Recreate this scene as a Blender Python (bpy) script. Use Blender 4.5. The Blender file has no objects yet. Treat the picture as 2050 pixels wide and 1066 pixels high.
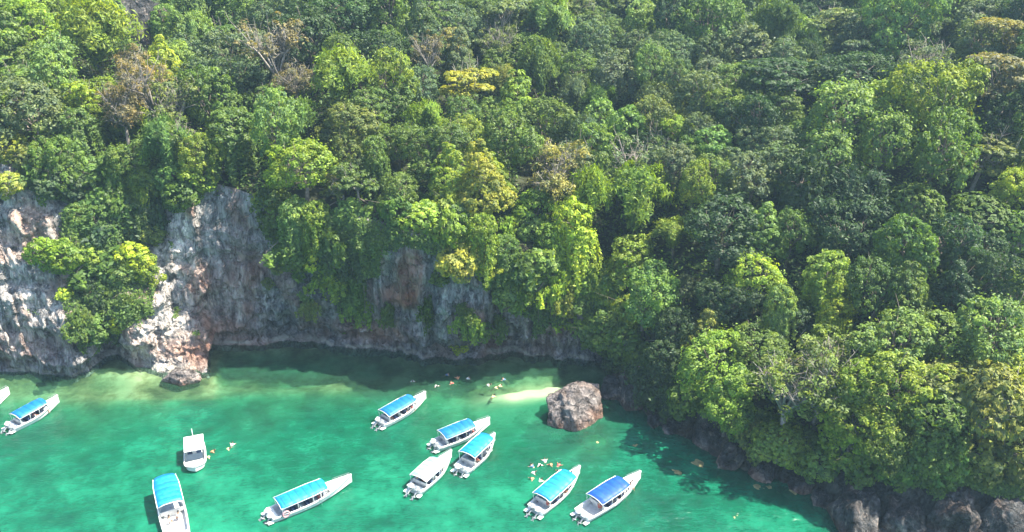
import bpy, bmesh, math, random
import numpy as np
from mathutils import Vector, Matrix
from mathutils.bvhtree import BVHTree

R_ = math.radians
rng = np.random.default_rng(7)
random.seed(7)
scene = bpy.context.scene
COL = scene.collection

# ------------------------------------------------------------------ camera
CAM_H, PITCH, F = 58.0, R_(25.0), 1775.0
cam_data = bpy.data.cameras.new("camera")
cam_data.sensor_width = 36.0
cam_data.lens = 36.0 * F / 2050.0
cam_data.clip_start = 0.5
cam_data.clip_end = 6000
cam = bpy.data.objects.new("camera", cam_data)
COL.objects.link(cam)
cam.location = (0, 0, CAM_H)
cam.rotation_euler = (R_(90) - PITCH, 0, 0)
scene.camera = cam

# ------------------------------------------------------------------ sky, sun, exposure
SUN_EL, SUN_AZ = R_(60), R_(84)          # azimuth clockwise from +Y
world = bpy.data.worlds.new("World")
scene.world = world
world.use_nodes = True
wn = world.node_tree
sky = wn.nodes.new("ShaderNodeTexSky")
sky.sky_type = 'NISHITA'
sky.sun_disc = False
sky.sun_elevation = SUN_EL
sky.sun_rotation = SUN_AZ
sky.air_density = 1.0
sky.dust_density = 1.5
bg = wn.nodes["Background"]
bg.inputs[1].default_value = 0.105
wn.links.new(sky.outputs[0], bg.inputs[0])

sd = bpy.data.lights.new("sun", 'SUN')
sd.energy = 5.0
sd.angle = R_(0.5)
sd.color = (1.0, 0.93, 0.77)
sun = bpy.data.objects.new("sun", sd)
COL.objects.link(sun)
to_sun = Vector((math.cos(SUN_EL) * math.sin(SUN_AZ), math.cos(SUN_EL) * math.cos(SUN_AZ), math.sin(SUN_EL)))
sun.rotation_euler = to_sun.to_track_quat('Z', 'Y').to_euler()
sun.location = to_sun * 300

scene.view_settings.view_transform = 'Standard'
scene.view_settings.look = 'None'
scene.view_settings.exposure = 1.7
scene.view_settings.gamma = 1.0
scene.view_settings.use_curve_mapping = False
scene.render.engine = 'CYCLES'
cy = scene.cycles
cy.max_bounces = 6
cy.diffuse_bounces = 3
cy.glossy_bounces = 2
cy.transmission_bounces = 4
cy.transparent_max_bounces = 8
cy.volume_bounces = 0
cy.use_denoising = True
cy.use_adaptive_sampling = True
cy.adaptive_threshold = 0.02
cy.caustics_reflective = False
cy.caustics_refractive = False


# ------------------------------------------------------------------ helpers
def ray(px, py):
    """direction of the view ray of a pixel of the 2050 x 1066 photograph"""
    cx, cyy = (px - 1025.0) / F, (533.0 - py) / F
    c, s = math.cos(PITCH), math.sin(PITCH)
    return Vector((cx, c + cyy * s, -s + cyy * c))


def at(px, py, z=0.0):
    d = ray(px, py)
    t = (z - CAM_H) / d.z
    return Vector((d.x * t, d.y * t, z))


def project(p):
    """world point(s) -> pixel of the photograph"""
    c, s = math.cos(PITCH), math.sin(PITCH)
    x, y, z = p[0], p[1], p[2] - CAM_H
    fwd = y * c - z * s
    up = y * s + z * c
    return 1025.0 + F * x / fwd, 533.0 - F * up / fwd


def hash3(ix, iy, iz, seed):
    h = (ix * 374761393 + iy * 668265263 + iz * 2147483647 + seed * 974634777) & 0xFFFFFFFF
    h = ((h ^ (h >> 13)) * 1274126177) & 0xFFFFFFFF
    h = ((h ^ (h >> 16)) * 2246822519) & 0xFFFFFFFF
    return ((h ^ (h >> 15)) & 0xFFFFFF) / float(0xFFFFFF)


def vnoise(x, y, z, seed=0):
    x, y, z = np.broadcast_arrays(np.asarray(x, float), np.asarray(y, float), np.asarray(z, float))
    ix, iy, iz = np.floor(x).astype(np.int64), np.floor(y).astype(np.int64), np.floor(z).astype(np.int64)
    fx, fy, fz = x - ix, y - iy, z - iz
    ux, uy, uz = fx * fx * (3 - 2 * fx), fy * fy * (3 - 2 * fy), fz * fz * (3 - 2 * fz)
    out = 0
    for dx in (0, 1):
        wx = ux if dx else 1 - ux
        for dy in (0, 1):
            wy = uy if dy else 1 - uy
            for dz in (0, 1):
                wz = uz if dz else 1 - uz
                out = out + wx * wy * wz * hash3(ix + dx, iy + dy, iz + dz, seed)
    return out * 2 - 1


def fbm(x, y, z, seed=0, octaves=4, gain=0.5):
    a, f, s, n = 1.0, 1.0, 0, 0
    for o in range(octaves):
        s = s + a * vnoise(np.asarray(x) * f, np.asarray(y) * f, np.asarray(z) * f, seed + o * 17)
        n += a
        a *= gain
        f *= 2.03
    return s / n


def ridged(x, y, z, seed=0, octaves=3):
    a, f, s, n = 1.0, 1.0, 0, 0
    for o in range(octaves):
        s = s + a * (1 - 2 * np.abs(vnoise(np.asarray(x) * f, np.asarray(y) * f, np.asarray(z) * f, seed + o * 31)))
        n += a
        a *= 0.5
        f *= 2.1
    return s / n


def np_mesh(name, verts, faces, mat=None, smooth=False, attr=None, dom='FACE'):
    """verts (N,3), faces (M,3|4) int arrays -> mesh"""
    me = bpy.data.meshes.new(name)
    verts = np.asarray(verts, np.float32)
    faces = np.asarray(faces, np.int32)
    k = faces.shape[1]
    me.vertices.add(len(verts))
    me.vertices.foreach_set("co", verts.ravel())
    me.loops.add(faces.size)
    me.loops.foreach_set("vertex_index", faces.ravel())
    me.polygons.add(len(faces))
    me.polygons.foreach_set("loop_start", np.arange(0, faces.size, k, dtype=np.int32))
    if smooth:
        me.polygons.foreach_set("use_smooth", np.ones(len(faces), dtype=bool))
    me.update(calc_edges=True)
    if attr:
        for an, av in attr.items():
            a = me.attributes.new(an, 'FLOAT', dom)
            a.data.foreach_set("value", np.asarray(av, np.float32).ravel())
    if mat:
        me.materials.append(mat)
    me.validate()
    return me


def link(name, me, parent=None, loc=None, rot=None, scale=None):
    o = bpy.data.objects.new(name, me)
    COL.objects.link(o)
    if parent is not None:
        o.parent = parent
    if loc is not None:
        o.location = loc
    if rot is not None:
        o.rotation_euler = rot
    if scale is not None:
        o.scale = (scale,) * 3 if not hasattr(scale, '__len__') else scale
    return o


def tag(o, label=None, cat=None, group=None, kind=None):
    if label: o['label'] = label
    if cat: o['category'] = cat
    if group: o['group'] = group
    if kind: o['kind'] = kind
    return o


def grid_faces(nr, nc):
    i = np.arange(nr - 1)[:, None] * nc + np.arange(nc - 1)[None, :]
    return np.stack([i, i + 1, i + 1 + nc, i + nc], -1).reshape(-1, 4)


class Geo:
    """collects simple solids into one mesh"""
    def __init__(self):
        self.v, self.f = [], []

    def add(self, vs, fs):
        b = len(self.v)
        self.v += [tuple(p) for p in vs]
        self.f += [tuple(b + i for i in f) for f in fs]
        return self

    def box(self, c, s, rot=None, taper=1.0):
        hx, hy, hz = s[0] / 2, s[1] / 2, s[2] / 2
        vs = []
        for z, t in ((-hz, 1.0), (hz, taper)):
            for x, y in ((-hx, -hy), (hx, -hy), (hx, hy), (-hx, hy)):
                vs.append(Vector((x * t, y * t, z)))
        if rot is not None:
            vs = [rot @ p for p in vs]
        vs = [p + Vector(c) for p in vs]
        return self.add(vs, [(0, 3, 2, 1), (4, 5, 6, 7), (0, 1, 5, 4), (1, 2, 6, 5), (2, 3, 7, 6), (3, 0, 4, 7)])

    def tube(self, pts, rad, n=6, cap=True):
        pts = [Vector(p) for p in pts]
        if not hasattr(rad, '__len__'):
            rad = [rad] * len(pts)
        rings, up = [], Vector((0.13, 0.31, 0.94))
        for i, p in enumerate(pts):
            d = (pts[min(i + 1, len(pts) - 1)] - pts[max(i - 1, 0)]).normalized()
            a = d.cross(up)
            if a.length < 1e-3:
                a = d.cross(Vector((1, 0, 0)))
            a.normalize()
            b = d.cross(a)
            rings.append([p + (a * math.cos(2 * math.pi * k / n) + b * math.sin(2 * math.pi * k / n)) * rad[i] for k in range(n)])
        vs = [q for r in rings for q in r]
        fs = []
        for i in range(len(pts) - 1):
            for k in range(n):
                fs.append((i * n + k, i * n + (k + 1) % n, (i + 1) * n + (k + 1) % n, (i + 1) * n + k))
        if cap:
            fs.append(tuple(range(n - 1, -1, -1)))
            fs.append(tuple((len(pts) - 1) * n + k for k in range(n)))
        return self.add(vs, fs)

    def ball(self, c, r, nu=10, nv=6):
        r = (r,) * 3 if not hasattr(r, '__len__') else r
        vs = [(c[0], c[1], c[2] - r[2])]
        for j in range(1, nv):
            t = math.pi * j / nv - math.pi / 2
            for i in range(nu):
                a = 2 * math.pi * i / nu
                vs.append((c[0] + r[0] * math.cos(t) * math.cos(a), c[1] + r[1] * math.cos(t) * math.sin(a), c[2] + r[2] * math.sin(t)))
        vs.append((c[0], c[1], c[2] + r[2]))
        fs = []
        for i in range(nu):
            fs.append((0, 1 + (i + 1) % nu, 1 + i))
            for j in range(nv - 2):
                a, b = 1 + j * nu + i, 1 + j * nu + (i + 1) % nu
                fs.append((a, b, b + nu, a + nu))
            fs.append((len(vs) - 1, 1 + (nv - 2) * nu + i, 1 + (nv - 2) * nu + (i + 1) % nu))
        return self.add(vs, fs)

    def mesh(self, name, mat, smooth=False, bevel=0):
        me = bpy.data.meshes.new(name)
        me.from_pydata(self.v, [], self.f)
        if bevel:
            bm = bmesh.new()
            bm.from_mesh(me)
            bmesh.ops.bevel(bm, geom=[e for e in bm.edges if e.is_manifold and e.calc_face_angle(0) > 0.5], offset=bevel,
                            segments=2, affect='EDGES', profile=0.6)
            bm.to_mesh(me)
            bm.free()
        if smooth:
            me.polygons.foreach_set("use_smooth", [True] * len(me.polygons))
        me.materials.append(mat)
        me.update()
        return me


# ------------------------------------------------------------------ materials
def new_mat(name):
    m = bpy.data.materials.new(name)
    m.use_nodes = True
    nt = m.node_tree
    for n in list(nt.nodes):
        nt.nodes.remove(n)
    out = nt.nodes.new("ShaderNodeOutputMaterial")
    return m, nt, out


def N(nt, typ, **kw):
    n = nt.nodes.new(typ)
    for k, v in kw.items():
        if k.startswith('i_'):
            n.inputs[k[2:].replace('_', ' ')].default_value = v
        else:
            setattr(n, k, v)
    return n


def ramp(nt, stops, fac):
    r = nt.nodes.new("ShaderNodeValToRGB")
    els = r.color_ramp.elements
    while len(els) > 1:
        els.remove(els[-1])
    els[0].position, els[0].color = stops[0][0], (*stops[0][1], 1)
    for p, c in stops[1:]:
        e = els.new(p)
        e.color = (*c, 1)
    nt.links.new(fac, r.inputs[0])
    return r.outputs[0]


def mixc(nt, a, b, fac, mode='MIX'):
    m = nt.nodes.new("ShaderNodeMix")
    m.data_type = 'RGBA'
    m.blend_type = mode
    for sock, v in ((m.inputs[6], a), (m.inputs[7], b), (m.inputs[0], fac)):
        if isinstance(v, (int, float)):
            sock.default_value = v
        elif isinstance(v, tuple):
            sock.default_value = (*v, 1)
        else:
            nt.links.new(v, sock)
    return m.outputs[2]


def mathn(nt, op, a, b=None, clamp=False):
    m = nt.nodes.new("ShaderNodeMath")
    m.operation = op
    m.use_clamp = clamp
    for sock, v in ((m.inputs[0], a), (m.inputs[1], b)):
        if v is None: continue
        if isinstance(v, (int, float)):
            sock.default_value = v
        else:
            nt.links.new(v, sock)
    return m.outputs[0]


def simple_mat(name, col, rough=0.5, noise=0.15, scale=3.0, spec=0.5):
    m, nt, out = new_mat(name)
    p = N(nt, "ShaderNodeBsdfPrincipled")
    p.inputs["Roughness"].default_value = rough
    p.inputs["Specular IOR Level"].default_value = spec
    tc = N(nt, "ShaderNodeTexCoord")
    nz = N(nt, "ShaderNodeTexNoise", i_Scale=scale, i_Detail=5.0)
    nt.links.new(tc.outputs["Object"], nz.inputs["Vector"])
    dark = tuple(c * (1 - noise * 1.6) for c in col)
    lite = tuple(min(1, c * (1 + noise * 0.7)) for c in col)
    c = ramp(nt, [(0.32, dark), (0.62, lite)], nz.outputs[0])
    nt.links.new(c, p.inputs["Base Color"])
    nt.links.new(p.outputs[0], out.inputs[0])
    return m


def leaf_material(name, trans=0.36):
    m, nt, out = new_mat(name)
    oi = N(nt, "ShaderNodeObjectInfo")
    at_ = N(nt, "ShaderNodeAttribute", attribute_name="tint")
    tc = N(nt, "ShaderNodeTexCoord")
    nz = N(nt, "ShaderNodeTexNoise", i_Scale=0.9, i_Detail=3.0)
    nt.links.new(tc.outputs["Object"], nz.inputs["Vector"])
    base = oi.outputs["Color"]
    # leaf-to-leaf variation: older leaves darker, young leaves yellower
    lo = mixc(nt, base, (0.42, 0.52, 0.75), 1.0, 'MULTIPLY')
    hi = mixc(nt, base, (1.65, 1.55, 0.9), 1.0, 'MULTIPLY')
    c = mixc(nt, lo, hi, at_.outputs["Fac"])
    c2 = mixc(nt, c, (1.25, 1.05, 0.8), 1.0, 'MULTIPLY')
    f = ramp(nt, [(0.4, (0, 0, 0)), (0.62, (1, 1, 1))], nz.outputs[0])
    col = mixc(nt, c, c2, f)
    d = N(nt, "ShaderNodeBsdfDiffuse")
    t = N(nt, "ShaderNodeBsdfTranslucent")
    g = N(nt, "ShaderNodeBsdfGlossy", i_Roughness=0.6)
    g.inputs["Color"].default_value = (0.9, 0.95, 0.9, 1)
    nt.links.new(col, d.inputs[0])
    tcol = mixc(nt, col, (1.5, 1.45, 0.5), 1.0, 'MULTIPLY')
    nt.links.new(tcol, t.inputs[0])
    m1 = N(nt, "ShaderNodeMixShader"); m1.inputs[0].default_value = trans
    nt.links.new(d.outputs[0], m1.inputs[1]); nt.links.new(t.outputs[0], m1.inputs[2])
    m2 = N(nt, "ShaderNodeMixShader"); m2.inputs[0].default_value = 0.03
    nt.links.new(m1.outputs[0], m2.inputs[1]); nt.links.new(g.outputs[0], m2.inputs[2])
    nt.links.new(m2.outputs[0], out.inputs[0])
    return m


LEAF = leaf_material("leaf")
BARK = simple_mat("bark", (0.22, 0.185, 0.15), 0.85, 0.35, 4.0, 0.2)
PALE_BARK = simple_mat("pale_bark", (0.30, 0.27, 0.24), 0.85, 0.25, 4.0, 0.2)
WHITE = simple_mat("white_gelcoat", (0.82, 0.83, 0.82), 0.25, 0.05, 1.5)
DIRTY_WHITE = simple_mat("worn_white_deck", (0.62, 0.62, 0.60), 0.55, 0.14, 3.0)
GREY = simple_mat("grey_fitting", (0.30, 0.32, 0.34), 0.5, 0.15, 4.0)
DARK = simple_mat("dark_plastic", (0.035, 0.037, 0.04), 0.45, 0.2, 4.0)
NAVY = simple_mat("navy_upholstery", (0.05, 0.08, 0.17), 0.6, 0.2, 4.0)
RED = simple_mat("red_cloth", (0.38, 0.09, 0.08), 0.7, 0.15, 6.0)
ORANGE = simple_mat("orange_vest", (0.55, 0.24, 0.12), 0.7, 0.12, 6.0)
YELLOW = simple_mat("yellow_vest", (0.62, 0.60, 0.30), 0.7, 0.12, 6.0)
CLOTH_W = simple_mat("white_cloth", (0.75, 0.75, 0.74), 0.8, 0.1, 6.0)
CLOTH_B = simple_mat("blue_cloth", (0.10, 0.17, 0.30), 0.8, 0.1, 6.0)
SKIN = simple_mat("skin", (0.42, 0.24, 0.16), 0.55, 0.08, 6.0)
HAIR = simple_mat("hair", (0.02, 0.015, 0.012), 0.6, 0.2, 12.0)
GLASS = simple_mat("tinted_screen", (0.05, 0.07, 0.09), 0.08, 0.1, 2.0, 0.8)


def canvas(name, col):
    m, nt, out = new_mat(name)
    p = N(nt, "ShaderNodeBsdfPrincipled", i_Roughness=0.55)
    tc = N(nt, "ShaderNodeTexCoord")
    nz = N(nt, "ShaderNodeTexNoise", i_Scale=1.6, i_Detail=6.0, i_Roughness=0.65)
    nt.links.new(tc.outputs["Object"], nz.inputs["Vector"])
    c = ramp(nt, [(0.3, tuple(v * 0.72 for v in col)), (0.5, col), (0.72, tuple(min(1, v * 1.15 + 0.02) for v in col))], nz.outputs[0])
    nt.links.new(c, p.inputs["Base Color"])
    wv_ = N(nt, "ShaderNodeTexWave", wave_type='BANDS', bands_direction='Y', i_Scale=0.42, i_Distortion=0.6)
    nt.links.new(tc.outputs["Object"], wv_.inputs["Vector"])
    sm = ramp(nt, [(0.0, (0.62, 0.66, 0.7)), (0.10, (1, 1, 1))], wv_.outputs[0])
    c = mixc(nt, c, sm, 1.0, 'MULTIPLY')
    nt.links.new(c, p.inputs["Base Color"])
    b = N(nt, "ShaderNodeBump", i_Strength=0.6, i_Distance=0.10)
    hh_ = mathn(nt, 'ADD', nz.outputs[0], mathn(nt, 'MULTIPLY', wv_.outputs[0], 0.6))
    nt.links.new(hh_, b.inputs["Height"])
    nt.links.new(b.outputs[0], p.inputs["Normal"])
    nt.links.new(p.outputs[0], out.inputs[0])
    return m


CYAN = canvas("cyan_canvas", (0.003, 0.21, 0.47))
SKYBLUE = canvas("sky_blue_canvas", (0.003, 0.14, 0.42))
BLUE = canvas("deep_blue_canvas", (0.003, 0.07, 0.34))
PALE = canvas("pale_canvas", (0.24, 0.47, 0.54))


def rock_material(name, grey=(0.27, 0.26, 0.265), pale=(0.55, 0.53, 0.51), dark=(0.08, 0.085, 0.09), stretch=0.16, sc=1.0):
    m, nt, out = new_mat(name)
    p = N(nt, "ShaderNodeBsdfPrincipled", i_Roughness=0.85)
    p.inputs["Specular IOR Level"].default_value = 0.25
    tc = N(nt, "ShaderNodeTexCoord")
    mp = N(nt, "ShaderNodeMapping")
    mp.inputs["Scale"].default_value = (1 * sc, 1 * sc, stretch * sc)
    nt.links.new(tc.outputs["Object"], mp.inputs["Vector"])
    n1 = N(nt, "ShaderNodeTexNoise", i_Scale=0.75, i_Detail=8.0, i_Roughness=0.62)
    n2 = N(nt, "ShaderNodeTexNoise", i_Scale=3.6, i_Detail=6.0, i_Roughness=0.6)
    n3 = N(nt, "ShaderNodeTexNoise", i_Scale=0.22 * sc, i_Detail=5.0)
    nt.links.new(mp.outputs[0], n1.inputs["Vector"])
    nt.links.new(mp.outputs[0], n2.inputs["Vector"])
    nt.links.new(tc.outputs["Object"], n3.inputs["Vector"])
    c = ramp(nt, [(0.30, dark), (0.45, grey), (0.58, tuple((a + b) / 2 for a, b in zip(grey, pale))), (0.70, pale)], n1.outputs[0])
    st = ramp(nt, [(0.42, (0.42, 0.42, 0.43)), (0.6, (1, 1, 1)), (0.72, (1.0, 1.0, 1.0))], n2.outputs[0])
    c = mixc(nt, c, st, 0.75, 'MULTIPLY')
    rs = ramp(nt, [(0.5, (0, 0, 0)), (0.62, (0.55, 0.55, 0.55))], n3.outputs[0])
    c = mixc(nt, c, (0.24, 0.15, 0.115), rs)
    blotch = N(nt, "ShaderNodeTexNoise", i_Scale=0.9 * sc, i_Detail=6.0, i_Roughness=0.7)
    nt.links.new(tc.outputs["Object"], blotch.inputs["Vector"])
    hm_ = ramp(nt, [(0.36, (0.22, 0.22, 0.24)), (0.46, (1, 1, 1))], blotch.outputs[0])
    c = mixc(nt, c, hm_, 0.85, 'MULTIPLY')  # shade of hollows painted into the rock colour as random dark blotches
    pk = ramp(nt, [(0.56, (0, 0, 0)), (0.68, (0.6, 0.6, 0.6))], blotch.outputs[0])
    c = mixc(nt, c, (0.50, 0.42, 0.37), pk)
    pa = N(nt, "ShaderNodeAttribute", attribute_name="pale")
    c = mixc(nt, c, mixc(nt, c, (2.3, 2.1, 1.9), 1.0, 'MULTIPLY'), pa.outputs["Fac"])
    # iron stain, as baked into the rock where the photograph shows it
    sa = N(nt, "ShaderNodeAttribute", attribute_name="stain")
    sn = mathn(nt, 'MULTIPLY', sa.outputs["Fac"], mathn(nt, 'ADD', mathn(nt, 'MULTIPLY', n3.outputs[0], 1.6), -0.1, True), True)
    oc = ramp(nt, [(0.3, (0.20, 0.075, 0.045)), (0.55, (0.42, 0.19, 0.11)), (0.75, (0.62, 0.44, 0.34))], n1.outputs[0])
    c = mixc(nt, c, oc, sn)
    td = N(nt, "ShaderNodeAttribute", attribute_name="tide")
    c = mixc(nt, c, (0.42, 0.40, 0.33), td.outputs["Fac"])
    mo = N(nt, "ShaderNodeAttribute", attribute_name="right_dark")
    c = mixc(nt, c, (0.24, 0.25, 0.22), mo.outputs["Fac"], 'MULTIPLY')  # multiplies the rock colour darker along the right part of the cliff
    nt.links.new(c, p.inputs["Base Color"])
    b = N(nt, "ShaderNodeBump", i_Strength=0.9, i_Distance=0.35)
    nt.links.new(n2.outputs[0], b.inputs["Height"])
    vo = N(nt, "ShaderNodeTexVoronoi", feature='DISTANCE_TO_EDGE', i_Scale=0.55 * sc)
    mp3 = N(nt, "ShaderNodeMapping")
    mp3.inputs["Scale"].default_value = (1, 1, 0.55)
    wn_ = N(nt, "ShaderNodeTexNoise", i_Scale=0.8, i_Detail=4.0)
    nt.links.new(tc.outputs["Object"], wn_.inputs["Vector"])
    va = N(nt, "ShaderNodeVectorMath", operation='MULTIPLY_ADD')
    va.inputs[1].default_value = (2.2, 2.2, 2.2)
    nt.links.new(wn_.outputs["Color"], va.inputs[0]); nt.links.new(tc.outputs["Object"], va.inputs[2])
    nt.links.new(va.outputs[0], mp3.inputs[0]); nt.links.new(mp3.outputs[0], vo.inputs["Vector"])
    ck = ramp(nt, [(0.0, (0, 0, 0)), (0.12, (1, 1, 1))], vo.outputs[0])
    b3 = N(nt, "ShaderNodeBump", i_Strength=0.9, i_Distance=0.6)
    nt.links.new(ck, b3.inputs["Height"])
    nt.links.new(b3.outputs[0], b.inputs["Normal"])
    b2 = N(nt, "ShaderNodeBump", i_Strength=0.7, i_Distance=0.8)
    nt.links.new(n1.outputs[0], b2.inputs["Height"])
    nt.links.new(b.outputs[0], b2.inputs["Normal"])
    nt.links.new(b2.outputs[0], p.inputs["Normal"])
    nt.links.new(p.outputs[0], out.inputs[0])
    return m


CLIFF = rock_material("limestone", (0.21, 0.22, 0.235), (0.58, 0.57, 0.56), (0.055, 0.06, 0.065), 0.10)
BOULDER = rock_material("boulder_rock", (0.23, 0.205, 0.20), (0.45, 0.40, 0.385), (0.07, 0.06, 0.055), 0.8, 1.3)
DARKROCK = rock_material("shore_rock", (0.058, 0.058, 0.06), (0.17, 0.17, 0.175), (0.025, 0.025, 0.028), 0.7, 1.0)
SOIL = simple_mat("forest_floor", (0.035, 0.04, 0.022), 0.95, 0.5, 0.8, 0.1)

# ------------------------------------------------------------------ terrain profile around the bay
# column of the photograph, waterline row, cliff height, cliff run, first slope, its run, second slope
KEYS = [
    (-900, 748, 30, 9, .30, 50, .25), (-300, 748, 31, 9, .32, 50, .25), (0, 746, 30, 10, .30, 50, .25),
    (90, 747, 28, 11, .28, 50, .25), (170, 750, 24, 11, .28, 50, .25), (235, 712, 23, 9, .26, 50, .25),
    (300, 698, 22, 9, .25, 50, .25), (360, 690, 21, 8, .25, 50, .25), (405, 687, 21, 6, .25, 50, .25),
    (428, 692, 21, 4, .25, 50, .25), (440, 697, 21, 6.5, .25, 50, .25), (520, 696, 20, 5.0, .25, 50, .25),
    (620, 697, 19, -1.2, .26, 50, .25), (720, 698, 19, -1.2, .27, 50, .25), (790, 706, 18.5, -1.2, .27, 50, .25),
    (850, 722, 18, -1.2, .27, 50, .25), (950, 729, 17, -1.2, .28, 50, .25), (1005, 716, 15, -1.2, .30, 50, .25),
    (1080, 711, 14, -1.2, .32, 50, .25), (1140, 722, 12, 2, .36, 40, .25), (1200, 732, 10, 5, .42, 38, .25),
    (1235, 762, 8, 5, .50, 36, .24), (1265, 808, 6, 5, .55, 32, .24), (1310, 855, 5, 4, .58, 30, .24),
    (1390, 888, 5, 4, .58, 30, .24), (1450, 925, 5, 4, .60, 30, .26), (1530, 952, 5, 4, .60, 28, .28),
    (1620, 990, 4.5, 4, .60, 28, .30), (1665, 1035, 4.5, 4.5, .58, 28, .32), (1750, 1055, 4.5, 4, .56, 28, .34),
    (1870, 1075, 5, 4, .55, 30, .34), (2060, 1088, 6, 4, .55, 30, .35), (2500, 1100, 8, 5, .5, 35, .35), (3300, 1120, 8, 5, .5, 40, .3)]
kaz, kval = [], []
for X, Y, Hc, Lc, s1, D1, s2 in KEYS:
    p = at(X, Y)
    kaz.append(math.atan2(p.x, p.y))
    kval.append((math.hypot(p.x, p.y), Hc, Lc, s1, D1, s2))
kaz, kval = np.array(kaz), np.array(kval)


def prm(az):
    return [np.interp(az, kaz, kval[:, i]) for i in range(6)]


def slope_noise(az, d, q):
    x, y = d * np.sin(az), d * np.cos(az)
    w = np.clip(q / 12.0, 0, 1)
    return w * (fbm(x / 22.0, y / 22.0, 0, 3, 3) * 4.2 + fbm(x / 6.0, y / 6.0, 1, 9, 2) * 0.8)


def terr(x, y):
    """height of the land under a point (without the roughness of the rock)"""
    x, y = np.asarray(x, float), np.asarray(y, float)
    az, d = np.arctan2(x, y), np.hypot(x, y)
    d0, Hc, Lc, s1, D1, s2 = prm(az)
    Lc = np.maximum(Lc, .3)
    q = d - d0
    z = np.where(q < 0, q * 0.5, np.where(q < Lc, Hc * np.clip(q / Lc, 0, 1) ** 0.8, 0))
    r = q - Lc
    up = Hc + s1 * np.minimum(r, D1) + s2 * np.clip(r - D1, 0, 60) + 0.5 * np.clip(r - D1 - 60, 0, 90) - .3 * np.clip(r - D1 - 150, 0, 400)
    up = up + slope_noise(az, d, r)
    return np.where(r > 0, up, z)


az_cols = np.concatenate([np.linspace(R_(-58), R_(-35), 60)[:-1], np.linspace(R_(-35), R_(35.5), 900), np.linspace(R_(35.5), R_(58), 60)[1:]])
NC = len(az_cols)
d0, Hc, Lc, s1, D1, s2 = [a[None, :] for a in prm(az_cols)]
# rock face
NRC = 170
t = np.linspace(-0.16, 1, NRC)[:, None]
z = Hc * t
tt = np.clip(t, 0, 1)
d = d0 + Lc * tt ** 1.25 + np.where(t < 0, t * 4, 0)
arc = az_cols[None, :] * 95.0 + 0 * t
zz = z + 0 * arc
amp = np.clip(Hc / 14.0, 0.35, 1.0)
env = np.clip(1 - tt, 0, 1) ** 0.25
flute = ridged(arc * 0.42, zz * 0.055, 0.0 * arc, 5, 3)
bulge = fbm(arc * 0.11, zz * 0.12, 3.3 + 0 * arc, 11, 3)
fine = fbm(arc * 1.1, zz * 0.5, 7.7 + 0 * arc, 21, 4)
ledge = ridged(arc * 0.10, zz * 0.45 + fbm(arc * 0.2, zz * .2, 0 * arc, 8) * .8, 1.0 + 0 * arc, 41, 2)
blocks = np.round(fbm(arc * 0.22, zz * 0.20, 2 + 0 * arc, 163, 3) * 6) / 6
fine2 = ridged(arc * 2.3, zz * 1.1, 4.4 + 0 * arc, 121, 2)
disp = amp * (flute * 1.1 + bulge * 3.2 + fine * 1.6 + ledge * 0.9 + blocks * 1.5 + fine2 * .28)
# the undercut just above the water
notch = np.exp(-((zz - 1.0) / 1.1) ** 2) * (1.5 + 0.7 * vnoise(arc * 0.2, 0 * arc, 0 * arc, 77)) * amp
# the blocky headland
pxw, _ = project((d0 * np.sin(az_cols[None, :]), d0 * np.cos(az_cols[None, :]), 0 * d0))
head = np.clip((pxw - 205) / 75.0, 0, 1) * np.clip((434 + 9 * vnoise(zz * .35, 0, 0, 12) + 5 * vnoise(zz * 1.3, 0, 0, 13) - pxw) / 22.0, 0, 1)
head = head * head * (3 - 2 * head)
but = np.clip(1 - zz / 13.0, 0, 1) ** .8 * 5.2 + np.clip(1 - zz / 26.0, 0, 1) * 2.2
blk = np.round(fbm(arc * 0.35, zz * 0.38, 0 * arc, 63, 3) * 5) / 5
low = np.clip(1 - zz / 12.0, 0, 1)
calm = np.exp(-((pxw - 480) / 60.0) ** 2)
disp = disp * (1 - .45 * head) * (1 - .55 * calm) + head * (blk * 1.7 + but)
d = d - disp * env * np.maximum(np.clip((tt + .02) * 20, 0.5, 1), head) + notch
z = zz + amp * env * fbm(arc * 0.3, zz * 0.3, 5 + 0 * arc, 91, 3) * 0.5 * np.clip(zz, 0, 1)
x, y = d * np.sin(az_cols)[None, :], d * np.cos(az_cols)[None, :]
cliffV = np.stack([x, y, z], -1)
# iron stain, set where the photograph shows rust coloured rock
PX, PY = project((x, y, z))


def spot(cx, cy_, rx, ry):
    return np.exp(-(((PX - cx) / rx) ** 2 + ((PY - cy_) / ry) ** 2))


stain = (2.6 * spot(822, 545, 20, 38) + 1.5 * spot(800, 590, 30, 20) + 0.6 * spot(335, 695, 60, 25) + 0.4 * spot(395, 600, 40, 50)
         + 0.35 * spot(410, 680, 30, 50) + 0.45 * spot(480, 560, 45, 110) + 0.5 * spot(760, 665, 60, 35) + 0.5 * spot(1110, 640, 50, 50)
         + 0.5 * spot(520, 690, 80, 20) + 0.4 * spot(60, 690, 110, 35) + 0.35 * spot(985, 690, 40, 60)) * 1.3
cliff_me = np_mesh("sea_cliff", cliffV.reshape(-1, 3), grid_faces(NRC, NC)[:, ::-1], CLIFF, True, {"stain": np.clip(stain, 0, 1).ravel(), "pale": np.clip(1.2 * spot(335, 650, 95, 95) + spot(365, 470, 40, 90) + 0.9 * spot(35, 460, 60, 150) + .5 * spot(80, 600, 60, 80) + .5 * spot(760, 500, 35, 80), 0, 1).ravel(), "right_dark": np.clip((PX - 1190) / 120, 0, 1).ravel(), "tide": (np.exp(-((cliffV[..., 2] - .25) / .16) ** 2) * np.clip(vnoise(PX / 40, 0, 0, 4) + .6, 0, 1)).ravel()}, 'POINT')
cliff = tag(link("sea_cliff", cliff_me), "grey limestone sea cliff with rust stains rising from the green water", None, None, 'structure')
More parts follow.
